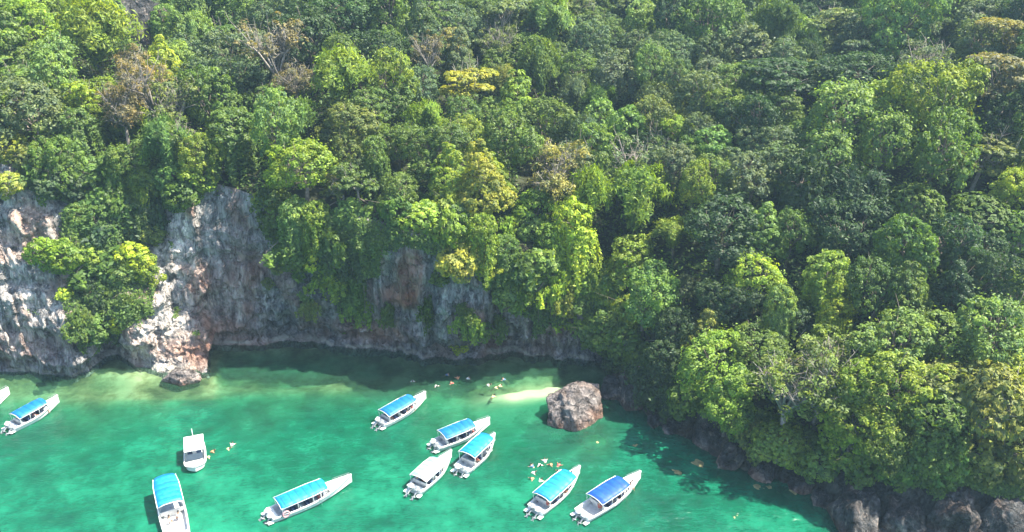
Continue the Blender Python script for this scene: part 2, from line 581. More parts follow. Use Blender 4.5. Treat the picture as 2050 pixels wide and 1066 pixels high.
# wooded slope above it
rs = np.concatenate([np.linspace(0, 70, 90), np.linspace(73, 420, 50)])[:, None]
NRS = len(rs)
dd = d[-1][None, :] + rs
zs = Hc + s1 * np.minimum(rs, D1) + s2 * np.clip(rs - D1, 0, 60) + 0.5 * np.clip(rs - D1 - 60, 0, 90) - .3 * np.clip(rs - D1 - 150, 0, 400)
zs = zs + slope_noise(az_cols[None, :] + 0 * dd, dd, rs + 0 * dd)
zs[0] = z[-1]
hillV = np.stack([dd * np.sin(az_cols), dd * np.cos(az_cols), zs], -1)
hill_me = np_mesh("hillside", hillV.reshape(-1, 3), grid_faces(NRS, NC)[:, ::-1], SOIL, True)
hill = tag(link("hillside", hill_me), "steep wooded hillside above the cliff and the cove", None, None, 'structure')
allV = np.concatenate([cliffV.reshape(-1, 3), hillV.reshape(-1, 3)])
allF = np.concatenate([grid_faces(NRC, NC)[:, ::-1], grid_faces(NRS, NC)[:, ::-1] + NRC * NC])
BVH = BVHTree.FromPolygons(allV.tolist(), allF.tolist())


def hit(px, py):
    r = ray(px, py).normalized()
    loc, nor, idx, dist = BVH.ray_cast(Vector((0, 0, CAM_H)), r)
    if loc is None:
        return None, None
    if nor.dot(r) > 0:
        nor = -nor
    return loc, nor


def ground_for(px, py, h):
    """ground point whose column h metres above the land is seen at the pixel"""
    r = ray(px, py).normalized()
    ts = np.arange(60.0, 320.0, 0.4)
    X_, Y_, Z_ = r.x * ts, r.y * ts, CAM_H + r.z * ts
    g = terr(X_, Y_)
    ok = np.where((Z_ <= g + h) & (g > 0.5))[0]
    if not len(ok):
        return None
    i = ok[0]
    return Vector((X_[i], Y_[i], float(g[i])))


# ------------------------------------------------------------------ sea bed and water
def axis(lo, hi, step, far):
    core = np.arange(lo, hi + step, step)
    out = [far ** k for k in (1,)]
    g = np.cumsum(step * 1.35 ** np.arange(1, 22))
    return np.concatenate([(lo - g)[::-1], core, hi + g])


gx, gy = axis(-75, 75, 0.6, 1.3), axis(45, 108, 0.6, 1.3)
GX, GY = np.meshgrid(gx, gy)
azg, dg = np.arctan2(GX, GY), np.hypot(GX, GY)
d0g = np.interp(azg, kaz, kval[:, 0])
off = d0g - dg                                             # metres out from the waterline
off = np.where(GY < 0, 60, off)
WPX, WPY = project((GX, np.where(GY < 20, 20, GY), 0 * GX))
off = off - 7.0 * np.clip((WPX - 200) / 75.0, 0, 1) * np.clip((445 - WPX) / 16.0, 0, 1) * (WPY < 800)


def wspot(cx, cy_, rx, ry, rot=0):
    c, s = math.cos(rot), math.sin(rot)
    u, v = (WPX - cx), (WPY - cy_)
    return np.exp(-(((u * c + v * s) / rx) ** 2 + ((-u * s + v * c) / ry) ** 2))


depth = np.clip(off, 0, 60)
depth = 0.5 + 6.0 * (1 - np.exp(-depth / 20.0)) + fbm(GX / 7, GY / 7, 0, 55, 4) * 1.3 * np.clip(off / 6, 0, 1)
shoal = (0.80 * wspot(1065, 787, 75, 17, -0.05) + 0.42 * wspot(985, 792, 95, 20) + 0.75 * wspot(1120, 778, 50, 13))
shoal = shoal * (1 + .30 * fbm(GX / 1.6, GY / 1.2, 0, 71, 3))
depth = depth * (1 - np.clip(shoal, 0, 0.93))
depth = depth * (1 - 0.62 * np.clip(wspot(620, 770, 230, 26) + wspot(180, 790, 260, 28) + .45 * wspot(1200, 890, 60, 40), 0, 1))
depth = np.where(WPX > 1215, depth + 2.6 * np.clip((WPX - 1215) / 60, 0, 1) * (off < 16), depth)
depth = np.clip(depth, 0.36, 8)
sand = np.clip(shoal * 1.2, 0, 1)
bedV = np.stack([GX, GY, -depth], -1)


def seabed_material():
    m, nt, out = new_mat("seabed")
    p = N(nt, "ShaderNodeBsdfDiffuse")
    tc = N(nt, "ShaderNodeTexCoord")
    n1 = N(nt, "ShaderNodeTexNoise", i_Scale=0.22, i_Detail=7.0, i_Roughness=0.65)
    nt.links.new(tc.outputs["Object"], n1.inputs["Vector"])
    c = ramp(nt, [(0.38, (0.10, 0.10, 0.05)), (0.5, (0.30, 0.28, 0.15)), (0.6, (0.52, 0.50, 0.32))], n1.outputs[0])
    sa = N(nt, "ShaderNodeAttribute", attribute_name="sand")
    c = mixc(nt, c, (0.66, 0.64, 0.46), sa.outputs["Fac"])
    nt.links.new(c, p.inputs[0])
    nt.links.new(p.outputs[0], out.inputs[0])
    return m


seabed = tag(link("seabed", np_mesh("seabed", bedV.reshape(-1, 3), grid_faces(*GX.shape), seabed_material(), True,
                                    {"sand": sand.ravel()}, 'POINT')), "sandy and rocky sea bed under the green water", None, None, 'structure')


def water_material():
    m, nt, out = new_mat("sea_water")
    tc = N(nt, "ShaderNodeTexCoord")
    dp = N(nt, "ShaderNodeAttribute", attribute_name="depth")
    big = N(nt, "ShaderNodeTexNoise", i_Scale=0.055, i_Detail=6.0, i_Roughness=0.6)
    mid = N(nt, "ShaderNodeTexNoise", i_Scale=0.35, i_Detail=7.0, i_Roughness=0.7)
    for n in (big, mid):
        nt.links.new(tc.outputs["Object"], n.inputs["Vector"])
    v = mathn(nt, 'ADD', mathn(nt, 'MULTIPLY', big.outputs[0], 0.62), mathn(nt, 'MULTIPLY', mid.outputs[0], 0.55))
    v = mathn(nt, 'SUBTRACT', v, 0.085)
    c = ramp(nt, [(0.36, (0.004, 0.062, 0.036)), (0.5, (0.005, 0.120, 0.068)), (0.64, (0.014, 0.225, 0.128))], v)
    sh = ramp(nt, [(0.36, (0.022, 0.042, 0.024)), (0.5, (0.036, 0.085, 0.046)), (0.64, (0.062, 0.125, 0.068))], v)
    dfac = mathn(nt, 'MULTIPLY', dp.outputs["Fac"], 0.23, True)
    c = mixc(nt, sh, c, dfac)
    p = N(nt, "ShaderNodeBsdfPrincipled", i_Roughness=0.12, i_IOR=1.33)
    nt.links.new(c, p.inputs["Base Color"])
    mp = N(nt, "ShaderNodeMapping")
    mp.inputs["Rotation"].default_value = (0, 0, R_(25))
    mp.inputs["Scale"].default_value = (0.8, 1.6, 1)
    nt.links.new(tc.outputs["Object"], mp.inputs["Vector"])
    w1 = N(nt, "ShaderNodeTexNoise", i_Scale=1.3, i_Detail=6.0, i_Roughness=0.6)
    w2 = N(nt, "ShaderNodeTexNoise", i_Scale=0.3, i_Detail=3.0)
    nt.links.new(mp.outputs[0], w1.inputs["Vector"]); nt.links.new(mp.outputs[0], w2.inputs["Vector"])
    hsum = mathn(nt, 'ADD', w1.outputs[0], mathn(nt, 'MULTIPLY', w2.outputs[0], 2.0))
    b = N(nt, "ShaderNodeBump", i_Strength=0.6, i_Distance=0.25)
    nt.links.new(hsum, b.inputs["Height"])
    nt.links.new(b.outputs[0], p.inputs["Normal"])
    tr = N(nt, "ShaderNodeBsdfTransparent")
    tcol = mixc(nt, (0.92, 1.0, 0.93), (0.10, 0.72, 0.55), mathn(nt, 'MULTIPLY', dp.outputs["Fac"], 0.4, True))
    nt.links.new(tcol, tr.inputs[0])
    op = mathn(nt, 'SUBTRACT', 1.0, mathn(nt, 'POWER', 2.718, mathn(nt, 'MULTIPLY', dp.outputs["Fac"], -0.55)))
    op = mathn(nt, 'ADD', mathn(nt, 'MULTIPLY', op, 0.80), 0.05)
    ms = N(nt, "ShaderNodeMixShader")
    nt.links.new(op, ms.inputs[0]); nt.links.new(tr.outputs[0], ms.inputs[1]); nt.links.new(p.outputs[0], ms.inputs[2])
    gl = N(nt, "ShaderNodeBsdfGlossy", i_Roughness=0.10)
    nt.links.new(b.outputs[0], gl.inputs["Normal"])
    fr = N(nt, "ShaderNodeFresnel", i_IOR=1.33)
    nt.links.new(b.outputs[0], fr.inputs["Normal"])
    m2 = N(nt, "ShaderNodeMixShader")
    nt.links.new(mathn(nt, 'MULTIPLY', fr.outputs[0], 0.8), m2.inputs[0]); nt.links.new(ms.outputs[0], m2.inputs[1]); nt.links.new(gl.outputs[0], m2.inputs[2])
    nt.links.new(m2.outputs[0], out.inputs[0])
    return m


wv = fbm(GX / 3, GY / 3, 0, 5, 3) * 0.05
waterV = np.stack([GX, GY, wv], -1)
water = tag(link("sea_water", np_mesh("sea_water", waterV.reshape(-1, 3), grid_faces(*GX.shape), water_material(), True,
                                      {"depth": depth.ravel()}, 'POINT')), "emerald green shallow sea in the cove", None, None, 'structure')


# ------------------------------------------------------------------ foliage
def unit(v):
    return v / np.maximum(np.linalg.norm(v, axis=-1, keepdims=True), 1e-6)


def leaf_mesh(name, P, Nn, size, rg, aspect=0.55, droop=0.0, tint=None):
    """one folded rhombic leaf at each point P, facing Nn"""
    n = len(P)
    Nn = unit(Nn + rg.normal(0, 0.34, (n, 3)))
    a = unit(np.cross(Nn, rg.normal(0, 1, (n, 3))))
    if droop:
        dn = np.tile([[0, 0, -1.0]], (n, 1))
        a = unit(a * (1 - droop) + dn * droop)
        Nn = unit(Nn - a * (Nn * a).sum(1, keepdims=True))
    b = np.cross(Nn, a)
    s = size * rg.uniform(0.6, 1.35, (n, 1))
    fold = Nn * s * 0.13
    v = np.stack([P - a * s * 0.5, P + b * s * aspect * 0.5 + fold, P + a * s * 0.5, P - b * s * aspect * 0.5 + fold], 1).reshape(-1, 3)
    f = np.arange(n * 4).reshape(-1, 4)
    if tint is None:
        tint = np.clip(rg.normal(0.42, 0.24, n), 0, 1)
    return np_mesh(name, v, f, LEAF, False, {"tint": np.clip(tint, 0, 1)})


def dirs(n, rg, zmin=-1.0):
    z_ = rg.uniform(zmin, 1, n)
    a = rg.uniform(0, 2 * math.pi, n)
    r = np.sqrt(1 - z_ ** 2)
    return np.stack([r * np.cos(a), r * np.sin(a), z_], 1)


def clumps_on(lobes, spacing, rg, zmin=-0.35):
    """well spread points over the outside of a union of ellipsoids"""
    pts, nrm = [], []
    for c, r in lobes:
        area = 4 * math.pi * ((r[0] * r[1] + r[0] * r[2] + r[1] * r[2]) / 3)
        D = dirs(max(6, int(area / spacing ** 2 * 3)), rg, zmin)
        P = np.array(c) + D * np.array(r) * rg.uniform(0.86, 1.08, (len(D), 1))
        keep = np.ones(len(P), bool)
        for c2, r2 in lobes:
            if c2 is c: continue
            keep &= (((P - np.array(c2)) / np.array(r2)) ** 2).sum(1) > 0.8
        pts.append(P[keep]); nrm.append(unit(D[keep] / np.array(r)))
    P, Q = np.concatenate(pts), np.concatenate(nrm)
    out = []
    for i in rg.permutation(len(P)):
        if all(((P[i] - P[j]) ** 2).sum() > spacing ** 2 for j in out):
            out.append(i)
    return P[out], Q[out]


def clump_leaves(C, Q, rc, per, rg, flat=0.75, back=0.25):
    """leaf positions in rounded tufts around the clump centres"""
    Ps, Ns, Ts = [], [], []
    for c, q in zip(C, Q):
        r = rc * rg.uniform(0.65, 1.3)
        k = int(per * rg.uniform(0.7, 1.25) * (r / rc) ** 2)
        D = dirs(k, rg)
        D = unit(D + q * 0.55 + np.array([0, 0, 0.35]))
        rad = r * rg.uniform(0.45, 1.0, (k, 1)) ** 0.5
        P = c + D * rad * np.array([1, 1, flat])
        Ps.append(P); Ns.append(unit(D * 0.75 + np.array([0, 0, 0.45]) + q * 0.2))
        Ts.append(np.clip(rg.normal(0.42 + rg.normal(0, 0.13), 0.2, k), 0, 1))
    return np.concatenate(Ps), np.concatenate(Ns), np.concatenate(Ts)


def limbs_mesh(name, base_h, targets, r0, rg, mat, sub=3, twig=0, seed_pts=None):
    g = Geo()
    lean = rg.normal(0, 0.25, 2)
    fork = Vector((lean[0], lean[1], base_h))
    g.tube([(0, 0, -1.2), (lean[0] * .4, lean[1] * .4, base_h * .45), fork], [r0 * 1.25, r0, r0 * 0.8], 7)
    for tg in targets:
        tg = Vector(tg)
        m1 = fork.lerp(tg, 0.45) + Vector(rg.normal(0, 0.2, 3)) + Vector((0, 0, 0.25))
        g.tube([fork, m1, tg], [r0 * 0.55, r0 * 0.36, r0 * 0.12], 5)
        for _ in range(sub):
            s = m1.lerp(tg, rg.uniform(0, 0.7))
            e = s + Vector(rg.normal(0, 0.75, 3)) + Vector((0, 0, 0.7)) + (tg - fork) * 0.22
            g.tube([s, s.lerp(e, .5) + Vector(rg.normal(0, .12, 3)), e], [r0 * .22, r0 * .15, r0 * .05], 4)
            for _ in range(twig):
                s2 = s.lerp(e, rg.uniform(.3, 1))
                e2 = s2 + Vector(rg.normal(0, .45, 3)) + Vector((0, 0, .35))
                g.tube([s2, e2], [r0 * .1, r0 * .035], 3, False)
    return g.mesh(name, mat, True)


PROTO = {}          # kind -> list of (trunk mesh, crown mesh, crown centre height)


def add_proto(kind, seed):
    rg = np.random.default_rng(1000 + seed)
    R = 3.6
    if kind == 'dome':
        ex = rg.uniform(.8, 1.25)
        lobes = [((0, 0, 4.6), (2.1 * ex, 2.1 / ex, 2.4))]
        for k in range(rg.integers(8, 12)):
            a, rr = rg.uniform(0, 6.28), rg.uniform(0.8, 2.7)
            r = rg.uniform(0.75, 1.6)
            lobes.append(((rr * math.cos(a) * ex, rr * math.sin(a) / ex, 6.6 - rr * .75 + rg.uniform(-2.4, .9)), (r, r, r * rg.uniform(.7, 1.25))))
        C, Q = clumps_on(lobes, 0.70, rg, -0.6)
        P, Nn, T = clump_leaves(C, Q, 0.50, 78, rg, rg.uniform(.7, 1.0))
        k_ = rg.permutation(len(P))[:len(P) // 7]           # stray sprays break up the outline
        P[k_] += rg.normal(0, .34, (len(k_), 3))
        tr = limbs_mesh("trunk", 2.4, [l[0] for l in lobes[1:]], 0.2, rg, BARK)
        cr = leaf_mesh("crown", P, Nn, 0.29, rg, 0.5, rg.uniform(0, .3), T)
        hc = 5.0
    elif kind == 'cone':
        lobes = []
        n = 7
        for k in range(n):
            f = k / (n - 1)
            rr = 2.3 * (1 - f) ** 0.8 + 0.5
            a = rg.uniform(0, 6.28)
            o = 0.5 * rr
            lobes.append(((o * math.cos(a), o * math.sin(a), 2.6 + f * 5.2), (rr * .85, rr * .85, 1.15)))
            lobes.append(((-o * math.cos(a + .5), -o * math.sin(a + .5), 2.9 + f * 5.0), (rr * .7, rr * .7, 1.0)))
        C, Q = clumps_on(lobes, 0.66, rg)
        P, Nn, T = clump_leaves(C, Q, 0.55, 60, rg)
        tr = limbs_mesh("trunk", 3.0, [l[0] for l in lobes[::3]], 0.2, rg, BARK)
        cr = leaf_mesh("crown", P, Nn, 0.34, rg, 0.55, 0, T)
        hc = 5.2
    elif kind == 'tier':
        lobes = []
        for k in range(9):
            a, rr = rg.uniform(0, 6.28), rg.uniform(0.6, 2.8)
            r = rg.uniform(1.0, 1.7)
            lobes.append(((rr * math.cos(a), rr * math.sin(a), rg.uniform(3.8, 7.2) - rr * .25), (r, r, 0.35)))
        C, Q = clumps_on(lobes, 0.6, rg, -0.1)
        P, Nn, T = clump_leaves(C, Q, 0.5, 46, rg, 0.45)
        tr = limbs_mesh("trunk", 3.4, [l[0] for l in lobes], 0.2, rg, PALE_BARK, 3, 1)
        cr = leaf_mesh("crown", P, Nn, 0.36, rg, 0.5, 0, T)
        hc = 5.3
    elif kind == 'plume':                       # bamboo like, arching feathery stems
        g = Geo(); Ps, Ns = [], []
        for k in range(30):
            a, L = rg.uniform(0, 6.28), rg.uniform(2.6, 5.2)
            reach = rg.uniform(1.2, 3.4)
            top = 3.6 + L * 0.75
            pts = []
            for j in range(9):
                f = j / 8
                pts.append(np.array([math.cos(a) * reach * f ** 1.9, math.sin(a) * reach * f ** 1.9,
                                     top * math.sin(min(1.0, f * 1.18) * math.pi / 2) - max(0, f - .7) * 5.0]))
            pts = np.array(pts)
            g.tube(pts[:7], [0.06, .055, .05, .045, .04, .03, .02], 4, False)
            m = 330
            f = rg.uniform(2.0, 8, m); i = np.minimum(f.astype(int), 7); w = (f - i)[:, None]
            P = pts[i] * (1 - w) + pts[i + 1] * w + rg.normal(0, 0.26, (m, 3)) + [0, 0, -0.1]
            Ps.append(P); Ns.append(unit(np.stack([np.full(m, math.cos(a)), np.full(m, math.sin(a)), np.full(m, 1.1)], 1)))
        P, Nn = np.concatenate(Ps), np.concatenate(Ns)
        tr = g.mesh("culms", BARK, True)
        cr = leaf_mesh("crown", P, Nn, 0.46, rg, 0.26, 0.45)
        hc = 4.8
    elif kind == 'vine':                        # tree smothered by hanging creepers
        Ps, Ns = [], []
        lobes = [((0, 0, 6.0), (1.9, 1.7, 1.5)), ((1.0, .4, 5.2), (1.4, 1.3, 1.2)), ((-1.1, -.3, 5.0), (1.3, 1.4, 1.2))]
        C, Q = clumps_on(lobes, 0.7, rg, 0.0)
        P0, N0, T0 = clump_leaves(C, Q, 0.55, 50, rg)
        Ps.append(P0); Ns.append(N0)
        for k in range(70):
            a = rg.uniform(0, 6.28); rr = rg.uniform(1.2, 2.6)
            x0, y0 = rr * math.cos(a), rr * math.sin(a) * .9
            z0 = 6.2 - rr * .55 + rg.uniform(-.6, .4); L = rg.uniform(1.5, 5.6)
            m = int(L * 26)
            f = rg.uniform(0, 1, m)
            P = np.stack([x0 * (1 + .15 * f) + rg.normal(0, .16, m), y0 * (1 + .15 * f) + rg.normal(0, .16, m), z0 - f * L], 1)
            Ps.append(P); Ns.append(unit(np.stack([np.full(m, math.cos(a)), np.full(m, math.sin(a)), np.full(m, .55)], 1)))
        P, Nn = np.concatenate(Ps), np.concatenate(Ns)
        tr = limbs_mesh("trunk", 3.6, [l[0] for l in lobes], 0.22, rg, BARK)
        cr = leaf_mesh("crown", P, Nn, 0.36, rg, 0.5, 0.35)
        hc = 4.6
    elif kind == 'dry':                         # sparse crown with pale branches showing
        tg = []
        for k in range(13):
            a, rr = rg.uniform(0, 6.28), rg.uniform(0.8, 3.1)
            tg.append((rr * math.cos(a), rr * math.sin(a), rg.uniform(5.0, 7.8) - rr * .3))
        tr = limbs_mesh("trunk", 3.4, tg, 0.24, rg, PALE_BARK, 6, 4)
        C = np.concatenate([np.array(tg) + rg.normal(0, .6, (len(tg), 3)) for _ in range(6)])
        C = C[rg.random(len(C)) < 0.92]
        P, Nn, T = clump_leaves(C, dirs(len(C), rg, 0), 0.6, 44, rg)
        cr = leaf_mesh("crown", P, Nn, 0.30, rg, 0.5, 0, T)
        hc = 6.0
    elif kind == 'bigleaf':                     # large glossy leaves in rosettes
        lobes = [((0, 0, 4.6), (2.8, 2.6, 1.9))]
        for k in range(6):
            a, rr = rg.uniform(0, 6.28), rg.uniform(1.4, 2.5)
            r = rg.uniform(1.0, 1.6)
            lobes.append(((rr * math.cos(a), rr * math.sin(a), 4.2 + rg.uniform(-1, 1.2)), (r, r, r * .85)))
        C, Q = clumps_on(lobes, 0.42, rg)
        Ps, Ns, A = [], [], []
        for c, q in zip(C, Q):
            k = 9
            D = unit(dirs(k, rg, -0.2) + q * 0.7)
            Ps.append(c + D * 0.2); Ns.append(unit(q + np.array([0, 0, .5]) + D * .4))
        P, Nn = np.concatenate(Ps), np.concatenate(Ns)
        tr = limbs_mesh("trunk", 2.4, [l[0] for l in lobes[1:]], 0.24, rg, PALE_BARK, 3, 1)
        cr = leaf_mesh("crown", P, Nn, 0.52, rg, 0.5)
        hc = 4.7
    elif kind == 'shrub':                       # crown centred a little above the root, hangs outwards
        lobes = [((0, 0, 0.9), (1.3, 1.2, 1.0)), ((.8, .2, .5), (.9, .8, .8)), ((-.8, -.1, .6), (.9, .8, .7)), ((.1, -.5, 0.1), (.9, .7, .9))]
        C, Q = clumps_on(lobes, 0.55, rg, -0.8)
        P, Nn, T = clump_leaves(C, Q, 0.46, 46, rg)
        tr = limbs_mesh("stem", 0.5, [l[0] for l in lobes], 0.09, rg, BARK, 2)
        cr = leaf_mesh("foliage", P, Nn, 0.32, rg, 0.55, 0.1, T)
        hc = 0.7
    elif kind == 'hanging':                     # creeper hanging down a rock face
        Ps, Ns = [], []
        for k in range(34):
            x0 = rg.normal(0, 1.0); y0 = rg.uniform(-.9, 0.1); z0 = rg.uniform(0.2, 1.2) - abs(x0) * .4
            L = rg.uniform(.8, 4.2) * max(.3, 1 - abs(x0) / 2.6)
            m = int(30 + L * 36)
            f = rg.uniform(0, 1, m)
            P = np.stack([x0 + rg.normal(0, .15, m), y0 + rg.normal(0, .16, m), z0 - f * L], 1)
            Ps.append(P); Ns.append(unit(np.stack([rg.normal(0, .3, m), np.full(m, -1.0), np.full(m, .7)], 1)))
        P, Nn = np.concatenate(Ps), np.concatenate(Ns)
        g = Geo()
        for k in range(6):
            x0 = rg.normal(0, .7)
            g.tube([(x0 * .3, .2, .8), (x0, -.2, .1), (x0, -.3, -2.2)], [.05, .04, .02], 4)
        tr = g.mesh("stem", BARK, True)
        cr = leaf_mesh("foliage", P, Nn, 0.32, rg, 0.5, 0.4)
        hc = -0.5
    PROTO.setdefault(kind, []).append((tr, cr, hc))


sd_ = 0
for kind, n in (('dome', 9), ('cone', 3), ('tier', 3), ('plume', 3), ('vine', 3), ('dry', 3), ('bigleaf', 2), ('shrub', 4), ('hanging', 3)):
    for _ in range(n):
        sd_ += 1
        add_proto(kind, sd_)

HUES = {  # leaf colours
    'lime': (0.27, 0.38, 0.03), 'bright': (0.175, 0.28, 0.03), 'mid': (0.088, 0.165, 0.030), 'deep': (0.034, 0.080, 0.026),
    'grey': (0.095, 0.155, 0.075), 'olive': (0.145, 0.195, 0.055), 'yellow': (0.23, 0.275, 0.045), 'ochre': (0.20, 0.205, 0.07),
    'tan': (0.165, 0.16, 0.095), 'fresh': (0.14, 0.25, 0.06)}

TREES = []   # (object, kind, hue, px, py, size)


def tree(px, py, wpx, kind, hue, base=None, shape=None):
    rg = random
    tr, cr, hc = rg.choice(PROTO[kind])
    if base is None:
        s = 1.0
        for _ in range(3):
            base = ground_for(px, py, hc * s)
            if base is None: return None
            dist = (base - Vector((0, 0, CAM_H))).length
            s = max(0.45, min(1.9, wpx / F * dist / 7.2))
    else:
        s = wpx
    root = bpy.data.objects.new({'shrub': 'shrub', 'hanging': 'hanging_creeper', 'plume': 'bamboo_clump', 'dome': 'broadleaf_tree', 'cone': 'pointed_tree', 'tier': 'layered_tree', 'vine': 'creeper_draped_tree', 'dry': 'sparse_tree', 'bigleaf': 'large_leaved_tree'}[kind], None)
    root.empty_display_size = 0.5
    COL.objects.link(root)
    root.location = base
    root.rotation_euler = (rg.uniform(-.07, .07), rg.uniform(-.07, .07), rg.uniform(0, 6.283))
    root.scale = (s * rg.uniform(.85, 1.25), s * rg.uniform(.85, 1.25), s * rg.uniform(.85, 1.35))
    link(tr.name.split('.')[0], tr, root)
    c = link(cr.name.split('.')[0], cr, root)
    h = HUES[hue]
    k = rg.uniform(.85, 1.18)
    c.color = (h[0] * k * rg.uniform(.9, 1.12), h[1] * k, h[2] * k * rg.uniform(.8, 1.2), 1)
    TREES.append([root, kind, hue, px, py, s])
    return root


HAND = [
    (60, 60, 120, 'dome', 'bright'), (185, 60, 170, 'plume', 'bright'), (110, 150, 120, 'dome', 'fresh'), (205, 175, 100, 'dome', 'bright'),
    (165, 215, 90, 'tier', 'lime'), (30, 205, 90, 'dome', 'grey'), (262, 130, 90, 'dry', 'tan'), (300, 185, 130, 'dry', 'tan'),
    (355, 215, 110, 'dry', 'olive'), (245, 235, 90, 'dry', 'tan'), (345, 265, 100, 'dry', 'olive'), (550, 130, 130, 'dry', 'tan'),
    (590, 165, 80, 'dry', 'tan'), (460, 150, 150, 'dome', 'grey'), (430, 215, 120, 'dome', 'mid'), (520, 200, 100, 'tier', 'mid'),
    (620, 90, 130, 'dome', 'deep'), (680, 165, 140, 'plume', 'bright'), (600, 30, 120, 'dome', 'grey'), (700, 40, 120, 'dome', 'deep'),
    (745, 105, 100, 'dome', 'deep'), (790, 165, 120, 'dome', 'bright'), (690, 235, 130, 'dome', 'olive'), (550, 275, 135, 'dome', 'fresh'),
    (915, 90, 80, 'tier', 'ochre'), (925, 165, 110, 'tier', 'yellow'), (855, 120, 85, 'dry', 'tan'), (1000, 105, 80, 'dry', 'olive'),
    (1100, 55, 120, 'plume', 'fresh'), (1085, 160, 110, 'plume', 'mid'), (1230, 150, 130, 'dome', 'grey'), (1180, 85, 100, 'dome', 'grey'),
    (1330, 35, 90, 'tier', 'tan'), (1350, 100, 90, 'dome', 'grey'), (1480, 60, 100, 'dome', 'grey'), (1640, 50, 110, 'tier', 'olive'),
    (1490, 150, 100, 'dome', 'mid'), (1360, 175, 80, 'dome', 'grey'), (1480, 215, 100, 'dome', 'mid'), (1620, 150, 70, 'cone', 'olive'),
    (1800, 60, 130, 'dome', 'fresh'), (1835, 20, 70, 'dome', 'lime'), (1690, 50, 60, 'vine', 'mid'), (1740, 140, 90, 'dome', 'deep'),
    (1860, 130, 110, 'dry', 'grey'), (2005, 95, 100, 'tier', 'ochre'), (2010, 185, 130, 'tier', 'tan'), (1940, 100, 90, 'dome', 'grey'),
    (1695, 235, 140, 'dome', 'fresh'), (1790, 220, 130, 'dome', 'bright'), (1880, 225, 140, 'dome', 'bright'), (1770, 300, 130, 'dome', 'fresh'),
    (1650, 330, 120, 'dome', 'fresh'), (1870, 320, 150, 'dome', 'mid'), (1960, 300, 120, 'tier', 'olive'), (1960, 420, 120, 'bigleaf', 'mid'),
    (2030, 370, 90, 'dome', 'lime'), (1310, 262, 90, 'dome', 'olive'), (1355, 250, 70, 'dome', 'bright'), (1250, 300, 110, 'vine', 'fresh'),
    (1200, 270, 90, 'vine', 'fresh'), (1110, 340, 150, 'dry', 'ochre'), (1130, 310, 90, 'tier', 'olive'), (1020, 290, 140, 'dome', 'mid'),
    (870, 305, 110, 'dome', 'mid'), (800, 285, 90, 'dome', 'mid'), (905, 350, 100, 'cone', 'bright'), (970, 385, 110, 'cone', 'yellow'),
    (800, 375, 100, 'dome', 'mid'), (690, 315, 90, 'dome', 'olive'), (610, 370, 140, 'dome', 'bright'), (720, 395, 90, 'tier', 'mid'),
    (690, 445, 80, 'dry', 'olive'), (400, 325, 90, 'dome', 'bright'), (345, 325, 110, 'plume', 'fresh'), (290, 330, 80, 'dome', 'mid'),
    (125, 335, 90, 'dome', 'mid'), (1500, 345, 130, 'dome', 'grey'), (1540, 290, 90, 'dome', 'grey'), (1385, 385, 90, 'dome', 'bright'),
    (1380, 320, 80, 'dome', 'mid'), (1450, 445, 150, 'dome', 'deep'), (1520, 470, 90, 'cone', 'fresh'), (1510, 560, 110, 'dome', 'lime'),
    (1580, 470, 100, 'dome', 'mid'), (1270, 425, 150, 'plume', 'bright'), (1170, 420, 130, 'plume', 'bright'), (1350, 465, 90, 'plume', 'bright'),
    (1150, 500, 130, 'vine', 'lime'), (1100, 560, 90, 'vine', 'bright'), (1260, 510, 120, 'vine', 'bright'), (1290, 605, 120, 'dome', 'fresh'),
    (1240, 650, 90, 'dome', 'fresh'), (1370, 575, 70, 'dome', 'grey'), (1200, 560, 100, 'dome', 'bright'), (1410, 665, 90, 'cone', 'yellow'),
    (1420, 750, 140, 'dome', 'bright'), (1455, 815, 110, 'dome', 'bright'), (1530, 690, 110, 'dome', 'mid'), (1650, 565, 120, 'vine', 'bright'),
    (1675, 640, 80, 'vine', 'lime'), (1650, 740, 140, 'dry', 'olive'), (1580, 800, 150, 'dry', 'olive'), (1560, 880, 90, 'bigleaf', 'fresh'),
    (1600, 760, 100, 'bigleaf', 'olive'), (1720, 775, 120, 'dome', 'bright'), (1705, 865, 110, 'dome', 'bright'), (1800, 690, 130, 'dome', 'fresh'), (1560, 650, 90, 'vine', 'fresh'), (1340, 100, 80, 'plume', 'grey'), (330, 62, 80, 'vine', 'fresh'), (255, 100, 70, 'dome', 'mid'), (300, 25, 60, 'dome', 'grey'),
    (1900, 680, 130, 'dome', 'fresh'), (1985, 680, 140, 'dome', 'fresh'), (1920, 765, 150, 'bigleaf', 'olive'), (1990, 830, 150, 'bigleaf', 'olive'),
    (2030, 745, 110, 'dome', 'lime'), (1790, 800, 140, 'dome', 'bright'), (1860, 865, 130, 'vine', 'mid'), (1770, 900, 110, 'dome', 'mid'), (1870, 905, 100, 'dome', 'fresh'),
    (1905, 510, 120, 'dome', 'deep'), (1980, 580, 110, 'dome', 'deep'), (1700, 460, 150, 'dome', 'deep'), (1800, 540, 130, 'vine', 'mid'),
    (2035, 580, 80, 'bigleaf', 'bright'), (1830, 420, 120, 'bigleaf', 'mid'), (2040, 480, 90, 'bigleaf', 'mid'), (1600, 620, 90, 'dome', 'deep'),
    (1460, 610, 90, 'dome', 'deep'), (1340, 660, 90, 'dome', 'deep'), (1330, 720, 90, 'vine', 'deep'),
]
OUTC = ground_for(292, 92, 0.5)
placed = [(OUTC.x, OUTC.y, 4.0)]
for a in HAND:
    o = tree(*a)
    if o is not None:
        placed.append((o.location.x, o.location.y, 3.4 * TREES[-1][5]))


